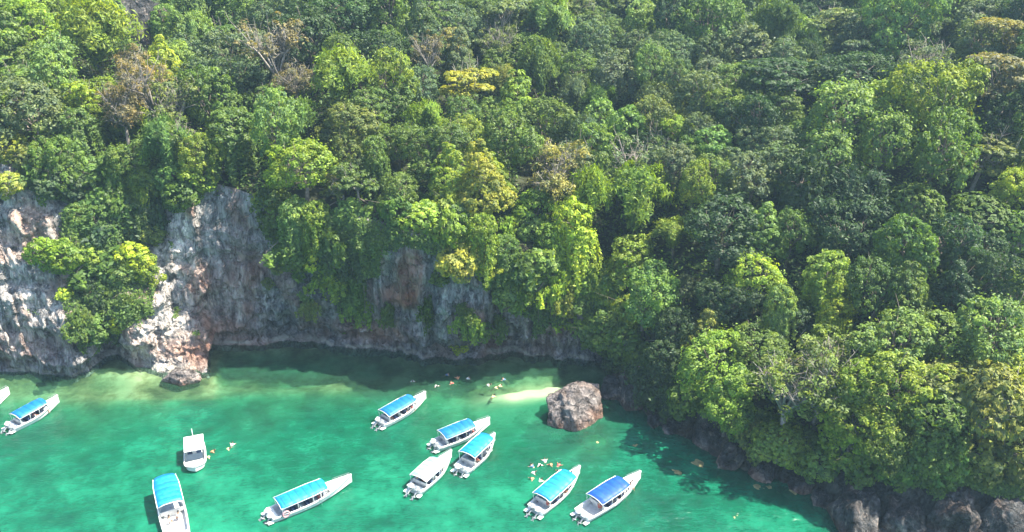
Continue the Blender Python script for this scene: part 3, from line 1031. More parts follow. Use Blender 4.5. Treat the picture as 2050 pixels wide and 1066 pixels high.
def zone_hue(px, py):
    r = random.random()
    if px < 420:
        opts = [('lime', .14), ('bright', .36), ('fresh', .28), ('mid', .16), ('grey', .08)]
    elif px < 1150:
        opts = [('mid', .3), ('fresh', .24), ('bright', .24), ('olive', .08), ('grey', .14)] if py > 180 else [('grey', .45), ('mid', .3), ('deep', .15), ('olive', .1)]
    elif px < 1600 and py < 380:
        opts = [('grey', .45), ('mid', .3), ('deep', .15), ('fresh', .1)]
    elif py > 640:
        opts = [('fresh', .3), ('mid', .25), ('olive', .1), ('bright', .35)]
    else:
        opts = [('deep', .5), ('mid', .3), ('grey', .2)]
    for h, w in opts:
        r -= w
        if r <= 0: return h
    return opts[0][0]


# the rest of the forest: fill every gap in the canopy
cand = rng.uniform([-105, 58], [105, 168], (16000, 2))
ch = terr(cand[:, 0], cand[:, 1])
naz, nd = np.arctan2(cand[:, 0], cand[:, 1]), np.hypot(cand[:, 0], cand[:, 1])
pd0, pH, pL = prm(naz)[:3]
for (x_, y_), h_, q in zip(cand, ch, nd - pd0 - pL):
    if q < 0.5 or h_ < 2: continue
    px, py = project((x_, y_, h_ + 5))
    if px < -70 or px > 2120 or py < -60 or py > 1130: continue
    s = random.uniform(.76, 1.4)
    r = 2.75 * s
    if any((x_ - a) ** 2 + (y_ - b) ** 2 < ((r + c) * .68) ** 2 for a, b, c in placed): continue
    placed.append((x_, y_, r))
    if 225 < px < 360 and 20 < py < 135: continue
    kind = random.choices(['dome', 'cone', 'tier', 'plume', 'vine', 'dry'], [.52, .08, .08, .15, .15, .02])[0]
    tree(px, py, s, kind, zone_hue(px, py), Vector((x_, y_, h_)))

# bushes and creepers on the rock face: column, row, width in the photograph, kind, hue
SHR = [
    (20, 300, 60, 'shrub', 'yellow'), (60, 325, 50, 'shrub', 'olive'), (25, 378, 55, 'shrub', 'yellow'), (150, 395, 50, 'shrub', 'bright'),
    (165, 440, 50, 'shrub', 'bright'), (130, 520, 60, 'shrub', 'bright'), (90, 515, 60, 'shrub', 'bright'), (185, 470, 50, 'hanging', 'mid'),
    (170, 520, 60, 'shrub', 'bright'), (275, 530, 66, 'shrub', 'lime'), (300, 560, 50, 'shrub', 'bright'), (250, 560, 45, 'shrub', 'fresh'), (310, 475, 50, 'shrub', 'olive'),
    (130, 595, 30, 'shrub', 'lime'), (235, 655, 32, 'shrub', 'lime'), (185, 665, 60, 'shrub', 'mid'), (150, 640, 60, 'hanging', 'mid'),
    (200, 590, 80, 'hanging', 'mid'), (225, 520, 90, 'hanging', 'mid'), (240, 450, 90, 'hanging', 'deep'), (210, 400, 90, 'hanging', 'mid'),
    (270, 400, 90, 'hanging', 'mid'), (290, 440, 70, 'hanging', 'deep'), (170, 360, 80, 'shrub', 'mid'), (230, 350, 80, 'shrub', 'mid'), (300, 370, 80, 'shrub', 'mid'),
    (215, 630, 60, 'hanging', 'deep'), (255, 600, 50, 'hanging', 'mid'), (110, 300, 70, 'shrub', 'mid'), (350, 370, 70, 'shrub', 'fresh'), (400, 360, 70, 'shrub', 'bright'),
    (545, 405, 60, 'shrub', 'bright'), (560, 440, 80, 'shrub', 'mid'),
    (600, 440, 80, 'shrub', 'fresh'), (650, 470, 80, 'hanging', 'mid'), (590, 490, 80, 'hanging', 'mid'), (640, 525, 90, 'shrub', 'lime'), (660, 560, 60, 'hanging', 'bright'),
    (700, 500, 80, 'hanging', 'deep'), (715, 560, 60, 'hanging', 'mid'), (725, 610, 50, 'hanging', 'bright'), (690, 590, 50, 'hanging', 'mid'), (745, 480, 50, 'hanging', 'mid'),
    (770, 620, 40, 'hanging', 'mid'), (880, 560, 40, 'shrub', 'mid'), (1000, 640, 50, 'hanging', 'mid'), (1180, 640, 60, 'hanging', 'bright'), (620, 610, 36, 'hanging', 'olive'), (1080, 620, 60, 'hanging', 'mid'), (555, 540, 30, 'shrub', 'olive'), (540, 570, 25, 'shrub', 'olive'), (800, 440, 80, 'shrub', 'mid'), (850, 450, 80, 'shrub', 'bright'), (780, 420, 60, 'shrub', 'mid'),
    (850, 610, 50, 'hanging', 'mid'), (905, 480, 80, 'shrub', 'bright'), (920, 530, 90, 'shrub', 'yellow'), (975, 540, 55, 'shrub', 'lime'), (900, 430, 80, 'shrub', 'bright'),
    (950, 460, 70, 'hanging', 'mid'), (1000, 470, 90, 'hanging', 'bright'), (1030, 520, 90, 'hanging', 'mid'), (1025, 590, 80, 'shrub', 'fresh'), (1050, 560, 80, 'hanging', 'bright'),
    (1090, 500, 100, 'hanging', 'bright'), (1115, 570, 80, 'hanging', 'lime'), (1130, 590, 60, 'hanging', 'yellow'), (1150, 540, 80, 'hanging', 'bright'), (1190, 570, 80, 'shrub', 'fresh'),
    (940, 640, 50, 'hanging', 'bright'), (960, 670, 50, 'shrub', 'mid'), (920, 695, 36, 'shrub', 'lime'), (935, 620, 50, 'hanging', 'mid'), (1215, 600, 80, 'shrub', 'bright'),
    (1220, 680, 80, 'shrub', 'fresh'), (1260, 700, 80, 'shrub', 'mid'), (1240, 730, 60, 'shrub', 'deep'), (1300, 760, 90, 'hanging', 'deep'), (1340, 790, 80, 'hanging', 'deep'),
    (1380, 810, 80, 'shrub', 'mid'), (1480, 860, 70, 'shrub', 'fresh'), (1600, 925, 60, 'shrub', 'bright'), (1640, 940, 80, 'shrub', 'fresh'), (1575, 900, 60, 'shrub', 'yellow'),
    (1720, 940, 90, 'shrub', 'mid'), (1800, 945, 90, 'shrub', 'mid'), (1880, 930, 100, 'shrub', 'fresh'), (1960, 930, 110, 'shrub', 'olive'), (2030, 920, 110, 'shrub', 'olive'),
    (1520, 900, 70, 'shrub', 'olive'), (1690, 910, 80, 'shrub', 'bright'),
]
GREEN = [(225, 480, 75, 170), (180, 620, 60, 70), (330, 370, 120, 45), (590, 450, 130, 75), (680, 500, 60, 60),
         (820, 440, 90, 45), (950, 450, 110, 60), (1070, 510, 110, 90), (1180, 560, 80, 80), (120, 330, 80, 50),
         (1240, 680, 70, 60), (1320, 760, 60, 60), (60, 280, 70, 40)]
extra = []
for a, b, rx, ry in GREEN:
    for _ in range(int(rx * ry / 950)):
        x_, y_ = a + random.gauss(0, .5) * rx, b + random.gauss(0, .5) * ry
        if not 385 < x_ < 575 and all((x_ - q_[0]) ** 2 + (y_ - q_[1]) ** 2 > 26 ** 2 for q_ in SHR + extra):
            hue = random.choices(['mid', 'bright', 'fresh', 'deep', 'lime'], [.35, .25 if a > 500 else .12, .2, .12, .06])[0]
            extra.append((x_, y_, random.uniform(50, 95), random.choices(['shrub', 'hanging'], [.7, .3] if a > 330 else [.25, .75])[0], hue if a > 330 else random.choice(['mid', 'deep', 'mid', 'fresh'])))
SHR += extra
VINES = [(215, 470, .75, 'mid'), (270, 430, .75, 'mid'), (160, 440, .6, 'fresh'), (235, 385, .8, 'mid'), (190, 590, .6, 'deep'), (290, 395, .7, 'bright'), (640, 470, .7, 'bright'), (600, 455, .7, 'fresh'),
         (960, 500, .7, 'bright'), (1010, 515, .7, 'mid'), (1180, 560, .7, 'bright')]
n_tree = len(TREES)
for px, py, s_, hue in VINES:
    loc, nor = hit(px, py)
    tree(px, py, s_, 'vine', hue, loc - Vector((0, 0, 3.4 * s_)) + Vector((0, -.8, 0)))
for px, py, w, kind, hue in SHR:
    loc, nor = hit(px, py)
    if loc is None: continue
    dist = (loc - Vector((0, 0, CAM_H))).length
    s = w / F * dist / (3.6 if kind == 'shrub' else 3.2)
    o = tree(px, py, s, kind, hue, loc + nor * 0.15 * s)
    o.rotation_euler = (R_(random.uniform(10, 25)), 0, math.atan2(-nor.y, -nor.x) + math.pi / 2 * -1 + random.uniform(-.4, .4)) if kind == 'shrub' \
        else (0, 0, math.atan2(nor.y, nor.x) + math.pi / 2 + random.uniform(-.2, .2))
print("TREES", n_tree, "SHRUBS", len(TREES) - n_tree)

# undergrowth: what nobody could count
def scatter(name, P, Nn, size, rg, hue, label, droop=0.0):
    me = leaf_mesh(name, P, Nn, size, rg, 0.55, droop)
    o = link(name, me)
    o.color = (*HUES[hue], 1)
    return tag(o, label, None, None, 'stuff')


c2 = rng.uniform([-110, 58], [110, 175], (420000, 2))
naz, nd = np.arctan2(c2[:, 0], c2[:, 1]), np.hypot(c2[:, 0], c2[:, 1])
pd0, pH, pL = prm(naz)[:3]
q = nd - pd0 - pL
h2 = terr(c2[:, 0], c2[:, 1])
ppx, ppy = project((c2[:, 0], c2[:, 1], h2))
dens = np.clip(vnoise(c2[:, 0] * .5, c2[:, 1] * .5, 0, 3) * .5 + .7, .1, 1)
ok = (q > -1.0) & (h2 > 2.0) & (ppx > -150) & (ppx < 2200) & (ppy > -140) & (rng.random(len(q)) < dens)
P = np.stack([c2[ok, 0], c2[ok, 1], h2[ok]], 1)
lump = np.clip(fbm(P[:, 0] * .45, P[:, 1] * .45, 0, 66, 3) + .35, 0, 1) * 2.6
P[:, 2] += lump * rng.uniform(.3, 1, len(P)) + .1
scatter("undergrowth", P, np.tile([[0, -.2, 1.0]], (len(P), 1)), 0.5, rng, 'mid', "dense low undergrowth between the trees of the hillside")
print("UNDER", len(P))

# creeper mats on the rock face, where the photograph shows the rock overgrown
cp = cliffV.reshape(-1, 3)
m = np.zeros(len(cp))
fx, fy = PX.ravel(), PY.ravel()
for a, b, rx, ry in GREEN:
    m = np.maximum(m, np.exp(-(((fx - a) / rx) ** 2 + ((fy - b) / ry) ** 2) * 0.8))
right = np.clip((fx - 1230) / 60, 0, 1) * np.clip((cp[:, 2] - 3.2) / 2, 0, 1)
top = np.clip((cp[:, 2] / np.broadcast_to(Hc, (NRC, NC)).ravel() - .86) / .1, 0, 1) * (np.abs(fx - 20) > 70)
m = np.maximum(m, np.maximum(right, top))
m = m * (1 - .9 * np.exp(-((fx - 475) / 75.0) ** 2))
m = m + fbm(cp[:, 0] * .35, cp[:, 2] * .25, cp[:, 1] * .1, 31, 3) * .6
wt = (m > .42) & (cp[:, 2] > 1.5) & (fx > -80) & (fx < 2130)
idx = np.where(wt)[0]
pick = rng.choice(idx, min(95000, len(idx) * 3))
P = cp[pick] + rng.normal(0, .14, (len(pick), 3))
rad = unit(P * [1, 1, 0])
thick = .35 + 1.5 * np.clip(fbm(P[:, 0] * .5, P[:, 2] * .5, P[:, 1] * .5, 88, 3) + .25, 0, 1)[:, None]
P = P - rad * rng.uniform(0.15, 1, (len(P), 1)) * thick
scatter("cliff_creeper", P, -rad + [0, 0, .7], 0.34, rng, 'mid', "mats of green creeper clinging to the rock face", .35)
print("CREEP", len(P), len(idx))


# ------------------------------------------------------------------ boulders
def rock(name, px, py, w, dep, hgt, mat, seed, z0=0.0, rotz=0, stain_v=0.25, sub=5, facets=16):
    rg = np.random.default_rng(seed)
    bm = bmesh.new()
    bmesh.ops.create_icosphere(bm, subdivisions=sub, radius=1)
    V = np.array([v.co[:] for v in bm.verts])
    K = dirs(facets, rg)
    K[0] = (0.1, 0.1, 1.0); K[0] /= np.linalg.norm(K[0])
    hh = rg.uniform(0.70, 0.98, facets)
    hh = np.where(K[:, 2] > .3, np.maximum(hh, .86), hh)
    dp = np.maximum(V @ K.T, 1e-3)
    r = np.min(hh[None, :] / dp, axis=1)
    r = np.minimum(r, 1.15)
    r = r * (1 + .12 * fbm(V[:, 0] * 1.6 + seed, V[:, 1] * 1.6, V[:, 2] * 1.6, seed, 4) + .10 * ridged(V[:, 0] * 3, V[:, 1] * 3 + seed, V[:, 2] * 2, seed + 5, 3))
    V = V * r[:, None] * np.array([w / 2, dep / 2, hgt])
    for v, c in zip(bm.verts, V):
        v.co = c
    me = bpy.data.meshes.new(name)
    bm.to_mesh(me)
    bm.free()
    me.polygons.foreach_set("use_smooth", [True] * len(me.polygons))
    at_ = me.attributes.new("stain", 'FLOAT', 'POINT')
    low = np.clip(1 - V[:, 2] / (hgt * .45), 0, 1) * stain_v * (V[:, 2] > -.1)
    at_.data.foreach_set("value", np.clip(low, 0, 1).astype(np.float32))
    me.materials.append(mat)
    p = at(px, py, z0)
    return link(name, me, None, (p.x, p.y, z0), (0, 0, rotz))


big = rock("boulder", 1148, 832, 7.2, 5.6, 4.0, BOULDER, 12, -0.3, 0.5, .7, 6, 26)
tag(big, "large pinkish grey boulder standing in the shallows beside the pale sand", "rock")
slab = rock("boulder", 366, 763, 4.6, 2.6, 1.5, BOULDER, 5, -0.1, -0.1, .6)
tag(slab, "low flat brown rock awash at the foot of the rusty headland", "rock")
oc = rock("rock_outcrop", 292, 92, 11.5, 6, 7.5, DARKROCK, 44, 0, .2, .2)
oc.location = OUTC
tag(oc, "bare grey rock face with vertical streaks high in the forest at the top left", "rock")
ROCKS = [
    (1268, 805, 5.2, 4, 3.6, 21, "rounded dark boulder against the shore behind the large pinkish boulder"),
    (1225, 790, 3.0, 2.6, 2.2, 22, "small shaded boulder wedged behind the large pinkish boulder"),
    (1340, 862, 2.6, 1.6, 0.8, 23, "low pinkish rock at the waterline under the hanging dark creepers"),
    (1375, 870, 1.8, 1.4, 0.7, 24, "smallest pinkish rock in the row at the waterline under the creepers"),
    (1310, 850, 2.0, 1.6, 1.3, 25, "squat dark rock starting the row along the shaded shore"),
    (1420, 895, 3.4, 2.8, 2.9, 26, "brownish leaning rock at the waterline below the light green tree"),
    (1465, 930, 3.2, 2.6, 2.8, 27, "grey upright rock between the brown rock and the olive trees"),
    (1530, 950, 3.4, 2.8, 2.0, 28, "dark grey rock under the sparse olive tree at the waterline"),
    (1600, 975, 3.0, 2.4, 1.2, 29, "flat shaded rock half awash below the bright shrubs"),
    (1705, 1045, 7.4, 4.6, 3.5, 30, "wide pale topped boulder with a light band at the waterline"),
    (1800, 1055, 4.2, 3.6, 3.2, 31, "grey rock joined to the wide pale topped boulder"),
    (1900, 1060, 6.0, 4.4, 5.0, 32, "tall dark brown boulder under the big leaved trees"),
    (1850, 1085, 3.0, 2.4, 1.2, 33, "low wet rock in front of the tall dark brown boulder"),
    (2010, 1075, 6.0, 4.6, 4.6, 34, "rough dark boulder at the frame edge under the overhanging branches"),
    (1755, 1068, 2.2, 1.6, 0.7, 35, "small wet rock in front of the wide pale topped boulder"),
    (1950, 1095, 3.0, 2.4, 1.5, 36, "low wet rock below the rough dark boulder"),
    (1645, 1005, 2.6, 2.0, 1.4, 37, "brown rock just behind the wide pale topped boulder"),
]
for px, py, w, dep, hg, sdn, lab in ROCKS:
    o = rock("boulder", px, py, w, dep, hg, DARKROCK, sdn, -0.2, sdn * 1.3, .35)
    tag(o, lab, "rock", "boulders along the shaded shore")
REEF = [(1190, 885, 2.6, "pale green patch of reef in front of the large pinkish boulder"), (1275, 897, 1.6, "small brown reef rock in the shade beside the shore"),
        (1395, 935, 3.0, "olive reef rock near the bow of the deep blue roofed boat"), (1350, 955, 2.0, "small brown reef rock near the bow of the deep blue roofed boat"),
        (1520, 985, 3.4, "wide brown reef rock below the shaded shore rocks"), (1480, 1040, 3.2, "yellowish reef rock in open water before the pale topped boulder"),
        (1590, 990, 2.0, "narrow brown reef rock beside the flat shaded rock")]
REEFM = simple_mat("reef_rock", (0.30, 0.27, 0.13), 0.9, 0.4, 1.2, 0.1)
for i, (px, py, w, lab) in enumerate(REEF):
    o = rock("reef_rock", px, py, w, w * .8, 0.5, REEFM, 60 + i, -0.45, i, 0, 4)
    tag(o, lab, "reef rock", "reef rocks under the surface near the shore")


# ------------------------------------------------------------------ people
def body_mesh(name, joints, edges, radii, mat, sub=1):
    me = bpy.data.meshes.new(name)
    me.from_pydata(joints, edges, [])
    o = bpy.data.objects.new(name, me)
    COL.objects.link(o)
    sk = o.modifiers.new("skin", 'SKIN')
    for i, r in enumerate(radii):
        me.skin_vertices[0].data[i].radius = (r, r) if not hasattr(r, '__len__') else r
    me.skin_vertices[0].data[0].use_root = True
    ss = o.modifiers.new("sub", 'SUBSURF')
    ss.levels = ss.render_levels = sub
    dg_ = bpy.context.evaluated_depsgraph_get()
    out = bpy.data.meshes.new_from_object(o.evaluated_get(dg_))
    out.name = name
    bpy.data.objects.remove(o)
    out.materials.clear()
    out.materials.append(mat)
    out.polygons.foreach_set("use_smooth", [True] * len(out.polygons))
    return out


# seated, facing +y, hips at the origin (seat level), floating face up, arms out
SEAT_J = [(0, 0, .10), (0, .02, .32), (0, .02, .50), (0, .03, .60), (0, .04, .72), (0, .05, .84),
          (.19, .02, .50), (.25, .10, .28), (.16, .30, .20), (-.19, .02, .50), (-.25, .10, .28), (-.16, .30, .20),
          (.10, .05, .08), (.13, .45, .08), (.12, .48, -.32), (.12, .60, -.36), (-.10, .05, .08), (-.13, .45, .08), (-.12, .48, -.32), (-.12, .60, -.36)]
SEAT_E = [(0, 1), (1, 2), (2, 3), (3, 4), (4, 5), (2, 6), (6, 7), (7, 8), (2, 9), (9, 10), (10, 11), (0, 12), (12, 13), (13, 14), (14, 15), (0, 16), (16, 17), (17, 18), (18, 19)]
SEAT_R = [.15, .14, .15, .055, .095, .075, .065, .05, .035, .065, .05, .035, .10, .075, .05, .04, .10, .075, .05, .04]
FLOAT_J = [(0, -.05, -.12), (0, .15, -.06), (0, .35, -.02), (0, .45, .06), (0, .52, .14), (0, .55, .24),
           (.19, .34, -.02), (.34, .44, -.03), (.44, .60, .0), (-.19, .34, -.02), (-.34, .44, -.03), (-.46, .60, .0),
           (.10, -.15, -.22), (.13, -.42, -.40), (.15, -.62, -.62), (.15, -.74, -.66), (-.10, -.15, -.22), (-.15, -.42, -.40), (-.20, -.66, -.60), (-.20, -.78, -.64)]
seated_me = body_mesh("person", SEAT_J, SEAT_E, SEAT_R, SKIN)
float_me = body_mesh("person", FLOAT_J, SEAT_E, SEAT_R, SKIN)


def cloth(joints, idx, edges, radii, mat, grow=1.22):
    return body_mesh("shirt", [joints[i] for i in idx], edges, [radii[i] * grow for i in idx], mat)


SHIRT = {}
for nm, mt in (('red', RED), ('orange', ORANGE), ('white', CLOTH_W), ('blue', CLOTH_B), ('yellow', YELLOW)):
    e_ = [(0, 1), (1, 2), (2, 3), (3, 4), (2, 5), (5, 6)]
    SHIRT[nm] = (cloth(SEAT_J, [0, 1, 2, 6, 7, 9, 10], e_, SEAT_R, mt), cloth(FLOAT_J, [0, 1, 2, 6, 7, 9, 10], e_, SEAT_R, mt, 1.3))
hair_s = Geo().ball((0, .025, .845), (.105, .115, .09), 12, 8).mesh("hair", HAIR, True)
hair_f = Geo().ball((0, .53, .225), (.105, .11, .10), 12, 8).mesh("hair", HAIR, True)
face_s = Geo().ball((0, .145, .765), (.02, .03, .03), 6, 4).ball((.1, .05, .77), (.02, .03, .035), 6, 4).ball((-.1, .05, .77), (.02, .03, .035), 6, 4).mesh("face_features", SKIN, True)


def person(loc, rotz, shirt, label, swim=False, group=None, scale=1.0):
    o = link("person", float_me if swim else seated_me, None, loc, (0, 0, rotz), scale)
    tag(o, label, "person", group)
    link("life_vest" if shirt in ('orange', 'yellow') else "shirt", SHIRT[shirt][1 if swim else 0], o)
    link("hair", hair_f if swim else hair_s, o)
    if not swim:
        link("face_features", face_s, o)
    return o


# ------------------------------------------------------------------ boats
def halfw(s, W, blunt=1.0):
    """half beam along the boat, s = 0 stern .. 1 bow"""
    if s < .45:
        return W / 2 * (0.86 + 0.14 * math.sin(s / .45 * math.pi / 2))
    u = min(1.0, (s - .45) / .55)
    return W / 2 * max(0.012, (1 - u ** (1.75 * blunt)) ** 0.98)


def sheer(s, F0, rise):
    return F0 + rise * max(0, s - .25) ** 2 / .5625


def lofted(name, L, W, F0, rise, mat, blunt):
    """open hull: outside skin, gunwale and inside skin down to the floor"""
    n = 26
    V, Fc = [], []
    prof = None
    for i in range(n):
        s = i / (n - 1)
        s = min(1.0, s ** .92)
        w, zt = halfw(s, W, blunt), sheer(s, F0, rise)
        yk = s * L - L / 2
        keel = -0.34 + (zt + .34 - .28) * (max(0, s - .6) / .4) ** 2.2
        flare = .82 - .45 * (max(0, s - .5) / .5) ** 1.5
        inn = max(0.004, w - .09)
        prof = [(0, keel), (w * flare * .62, keel + .10 * (zt - keel) / .96), (w * flare, keel + (zt - keel) * .38), (w, zt - .06), (w + .03, zt), (inn, zt), (inn * .95, min(zt - .05, .16 + rise * .5 * max(0, s - .5))), (0, min(zt - .05, .15 + rise * .5 * max(0, s - .5)))]
        for sgn in (1, -1):
            for pi_, (xx, z_) in enumerate(prof):
                V.append((sgn * xx, yk - (.9 * (max(0, s - .7) / .3) ** 2 * (1 - z_ / zt) if pi_ < 4 else 0), z_))
    m = len(prof)
    for i in range(n - 1):
        for sg in (0, 1):
            a0, b0 = i * 2 * m + sg * m, (i + 1) * 2 * m + sg * m
            for k in range(m - 1):
                f = (a0 + k, a0 + k + 1, b0 + k + 1, b0 + k)
                Fc.append(f if sg else f[::-1])
    # transom
    a, b = 0, m
    for k in range(m - 1):
        Fc.append((a + k, a + k + 1, b + k + 1, b + k))
    g = Geo(); g.add(V, Fc)
    return g.mesh(name, mat, False)


def deck_part(L, W, F0, rise, s0, s1_, mat, blunt, name="foredeck", crown=.07, inset=.10):
    n = 12
    V, Fc = [], []
    for i in range(n):
        s = s0 + (s1_ - s0) * i / (n - 1)
        w = max(.01, halfw(s, W, blunt) - inset); zt = sheer(s, F0, rise) + .012
        y_ = s * L - L / 2
        for k in range(7):
            u = k / 6 * 2 - 1
            V.append((u * w, y_, zt + crown * (1 - u * u)))
        for k in range(7):
            u = k / 6 * 2 - 1
            V.append((u * w, y_, zt - .10))
    for i in range(n - 1):
        for k in range(6):
            a = i * 14 + k
            Fc.append((a, a + 1, a + 15, a + 14))
    for k in range(6):
        Fc.append((k, k + 7, k + 8, k + 1))
    g = Geo(); g.add(V, Fc)
    return g.mesh(name, mat, True)


def canopy_mesh(L, w, y0, y1, z0, mat, arch=.16, taper=.86, bow_end=True):
    n, k_ = 9, 11
    V, Fc = [], []
    for side in (0, 1):
        for i in range(n):
            u = i / (n - 1)
            y_ = y0 + (y1 - y0) * u
            ww = w * (1 if u < .7 else 1 - (1 - taper) * ((u - .7) / .3) ** 1.5)
            sag = .05 * math.cos(u * math.pi * 8)
            for k in range(k_):
                q_ = k / (k_ - 1) * 2 - 1
                edge = -.13 if abs(q_) > .99 else 0
                V.append((q_ * ww, y_, z0 + arch * (1 - q_ ** 2) + sag * (1 - abs(q_)) + edge + .10 * u - side * .03))
    nk = n * k_
    for i in range(n - 1):
        for k in range(k_ - 1):
            a = i * k_ + k
            Fc.append((a, a + 1, a + 1 + k_, a + k_))
            Fc.append((nk + a, nk + a + k_, nk + a + 1 + k_, nk + a + 1))
    for i in range(n - 1):
        a = i * k_
        Fc.append((a, a + k_, nk + a + k_, nk + a))
        a = i * k_ + k_ - 1
        Fc.append((a, nk + a, nk + a + k_, a + k_))
    for k in range(k_ - 1):
        Fc.append((k, nk + k, nk + k + 1, k + 1))
        a = (n - 1) * k_ + k
        Fc.append((a, a + 1, nk + a + 1, nk + a))
    g = Geo(); g.add(V, Fc)
    return g.mesh("canopy", mat, True)


def outboard(root, x, y0, tilt, L, cowl=None):
    rot = Matrix.Rotation(R_(tilt), 3, 'X')
    piv = Vector((x, y0, .48))

    def P(v):
        return piv + rot @ Vector(v)
    g = Geo()
    g.tube([P((0, -.10, 0)), P((0, -.16, -.35)), P((0, -.18, -.85))], [.10, .085, .07], 8)
    g.box(P((0, -.20, -.62)), (.34, .42, .04), rot)
    g.box(P((0, -.02, 0)), (.26, .14, .26), rot)
    leg = link("outboard_motor", g.mesh("outboard_motor", GREY, False, .012), root)
    c = Geo(); c.box(P((0, -.18, .26)), (.36, .58, .46), rot, .78)
    link("cowling", c.mesh("cowling", cowl or WHITE, False, .06), leg)
    pr = Geo(); pr.tube([P((0, -.02, -.86)), P((0, -.40, -.86))], [.03, .08], 8)
    for k in range(3):
        a = k * 2.094
        rr = rot @ Matrix.Rotation(a, 3, 'Y') @ Matrix.Rotation(.5, 3, 'Z')
        pr.box(P((math.sin(a) * .12, -.42, -.86 + math.cos(a) * .12)), (.11, .02, .18), rr)
    link("propeller", pr.mesh("propeller", GREY), leg)


def frame_boat(name, stern, bow, W, mat, label, c0=.10, c1=.70, group="long blue roofed tour boats at anchor", F0=.62, rise=.75,
               ch=1.52, benches=5, motors=2, tilt=-35, people=(), cw=.50, blunt=1.0, length=None, panel=None, extra=None, roof_edge=True, wscreen=False):
    W *= .93
    a, b = at(*stern, .3), at(*bow, .9)
    L = length or (b - a).length
    mid = (a + b) / 2
    if length:
        dv = (b - a).normalized()
        mid = b - dv * L / 2
    ang = math.atan2(b.y - a.y, b.x - a.x) - math.pi / 2
    root = bpy.data.objects.new(name, None)
    COL.objects.link(root)
    root.location = (mid.x, mid.y, 0.02)
    root.rotation_euler = (random.uniform(-.012, .012), random.uniform(-.02, .02), ang)
    tag(root, label, "boat", group)
    link("hull", lofted("hull", L, W, F0, rise, WHITE, blunt), root)
    link("foredeck", deck_part(L, W, F0, rise, c1 + .03, .985, WHITE, blunt), root)
    fl = Geo(); fl.box((0, -L * .175, .175), (W * .76, L * .59, .03))
    link("floor", fl.mesh("floor", DIRTY_WHITE), root)
    # rub rail
    for sg in (-1, 1):
        pts = []
        for i in range(18):
            s = i / 17
            pts.append((sg * (halfw(s, W, blunt) + .045), s * L - L / 2, sheer(s, F0, rise) - .09))
        link("rub_rail", Geo().tube(pts, .035, 5).mesh("rub_rail", GREY, True), root)
    # bow rail
    pts = []
    for i in range(13):
        u = i / 12
        s = c1 + .12 + (.97 - c1 - .12) * (1 - abs(u * 2 - 1))
        sg = 1 if u < .5 else -1
        pts.append((sg * max(0.0, halfw(s, W, blunt) - .13), s * L - L / 2, sheer(s, F0, rise) + .32))
    rail = link("bow_rail", Geo().tube(pts, .018, 5).mesh("bow_rail", GREY, True), root)
    pg = Geo()
    for i in (1, 3, 6, 9, 11):
        p = pts[i]; pg.tube([(p[0], p[1], p[2] - .34), p], .015, 4)
    link("rail_post", pg.mesh("rail_post", GREY, True), rail)
    # benches
    for i in range(benches):
        s = c0 + .07 + (c1 - c0 - .06) * i / max(1, benches - 1)
        w = (halfw(s, W, blunt) - .14) * 2
        g = Geo(); g.box((0, s * L - L / 2, .52), (w, .42, .09)); g.box((0, s * L - L / 2 - .19, .75), (w, .07, .38)); g.box((0, s * L - L / 2, .32), (w * .7, .3, .30))
        link("bench", g.mesh("bench", NAVY if i % 2 else DIRTY_WHITE, False, .02), root)
    # console near the front of the canopy
    g = Geo(); g.box((.3, (c1 - .03) * L - L / 2, .60), (.75, .45, .85), None, .8)
    con = link("console", g.mesh("console", WHITE, False, .04), root)
    g = Geo(); g.box((.3, (c1 - .005) * L - L / 2, 1.17), (.72, .03, .34), Matrix.Rotation(.35, 3, 'X'))
    link("windscreen", g.mesh("windscreen", GLASS), con)
    # canopy with its posts
    y0, y1 = c0 * L - L / 2, c1 * L - L / 2
    link("canopy", canopy_mesh(L, W * cw, y0, y1, ch, mat), root)
    for sg in (-1, 1):
        for u in (0.02, .34, .66, .97):
            y_ = y0 + (y1 - y0) * u
            s = (y_ + L / 2) / L
            link("canopy_post", Geo().tube([(sg * (halfw(s, W, blunt) - .06), y_, sheer(s, F0, rise) - .05), (sg * W * cw * (.97 if u < .7 else .9), y_, ch - .03 + .1 * u)], .028, 6).mesh("canopy_post", WHITE, True), root)
        link("canopy_rail", Geo().tube([(sg * W * cw * .99, y0, ch - .10), (sg * W * cw * .99, y0 + (y1 - y0) * .7, ch - .03), (sg * W * cw * .87, y1, ch)], .035, 5).mesh("canopy_rail", WHITE, True), root)
    link("canopy_rail", Geo().tube([(-W * cw, y0 - .02, ch - .10), (-W * cw * .5, y0 - .02, ch + .10), (0, y0 - .02, ch + .14), (W * cw * .5, y0 - .02, ch + .10), (W * cw, y0 - .02, ch - .10)], .04, 5).mesh("canopy_rail", WHITE, True), root)
    if panel:
        g = Geo(); g.box((W * cw + .03, (y0 + y1) / 2, ch - .25), (.02, (y1 - y0) * .9, .28)); link("side_curtain", g.mesh("side_curtain", panel), root)
    # stern deck and motors
    g = Geo(); g.box((0, -L / 2 + .30, F0 - .10), (W * .80, .55, .08)); link("stern_deck", g.mesh("stern_deck", WHITE, False, .02), root)
    g = Geo(); g.box((0, -L / 2 + .02, F0 - .12), (W * .78, .10, .40)); link("transom", g.mesh("transom", WHITE, False, .02), root)
    for i in range(motors):
        x_ = 0 if motors == 1 else (-.36 + .72 * i)
        outboard(root, x_, -L / 2 - .06, tilt + random.uniform(-10, 10), L, WHITE if (i + len(people)) % 3 else GREY)
    # swim step on one side
    for sg in (-1, 1):
        g = Geo(); g.box((sg * W * .37, -L / 2 - .28, .22), (.42, .55, .06))
        link("swim_step", g.mesh("swim_step", WHITE, False, .02), root)
    if extra: extra(root, L, W)
    bpy.context.view_layer.update()
    M = root.matrix_basis
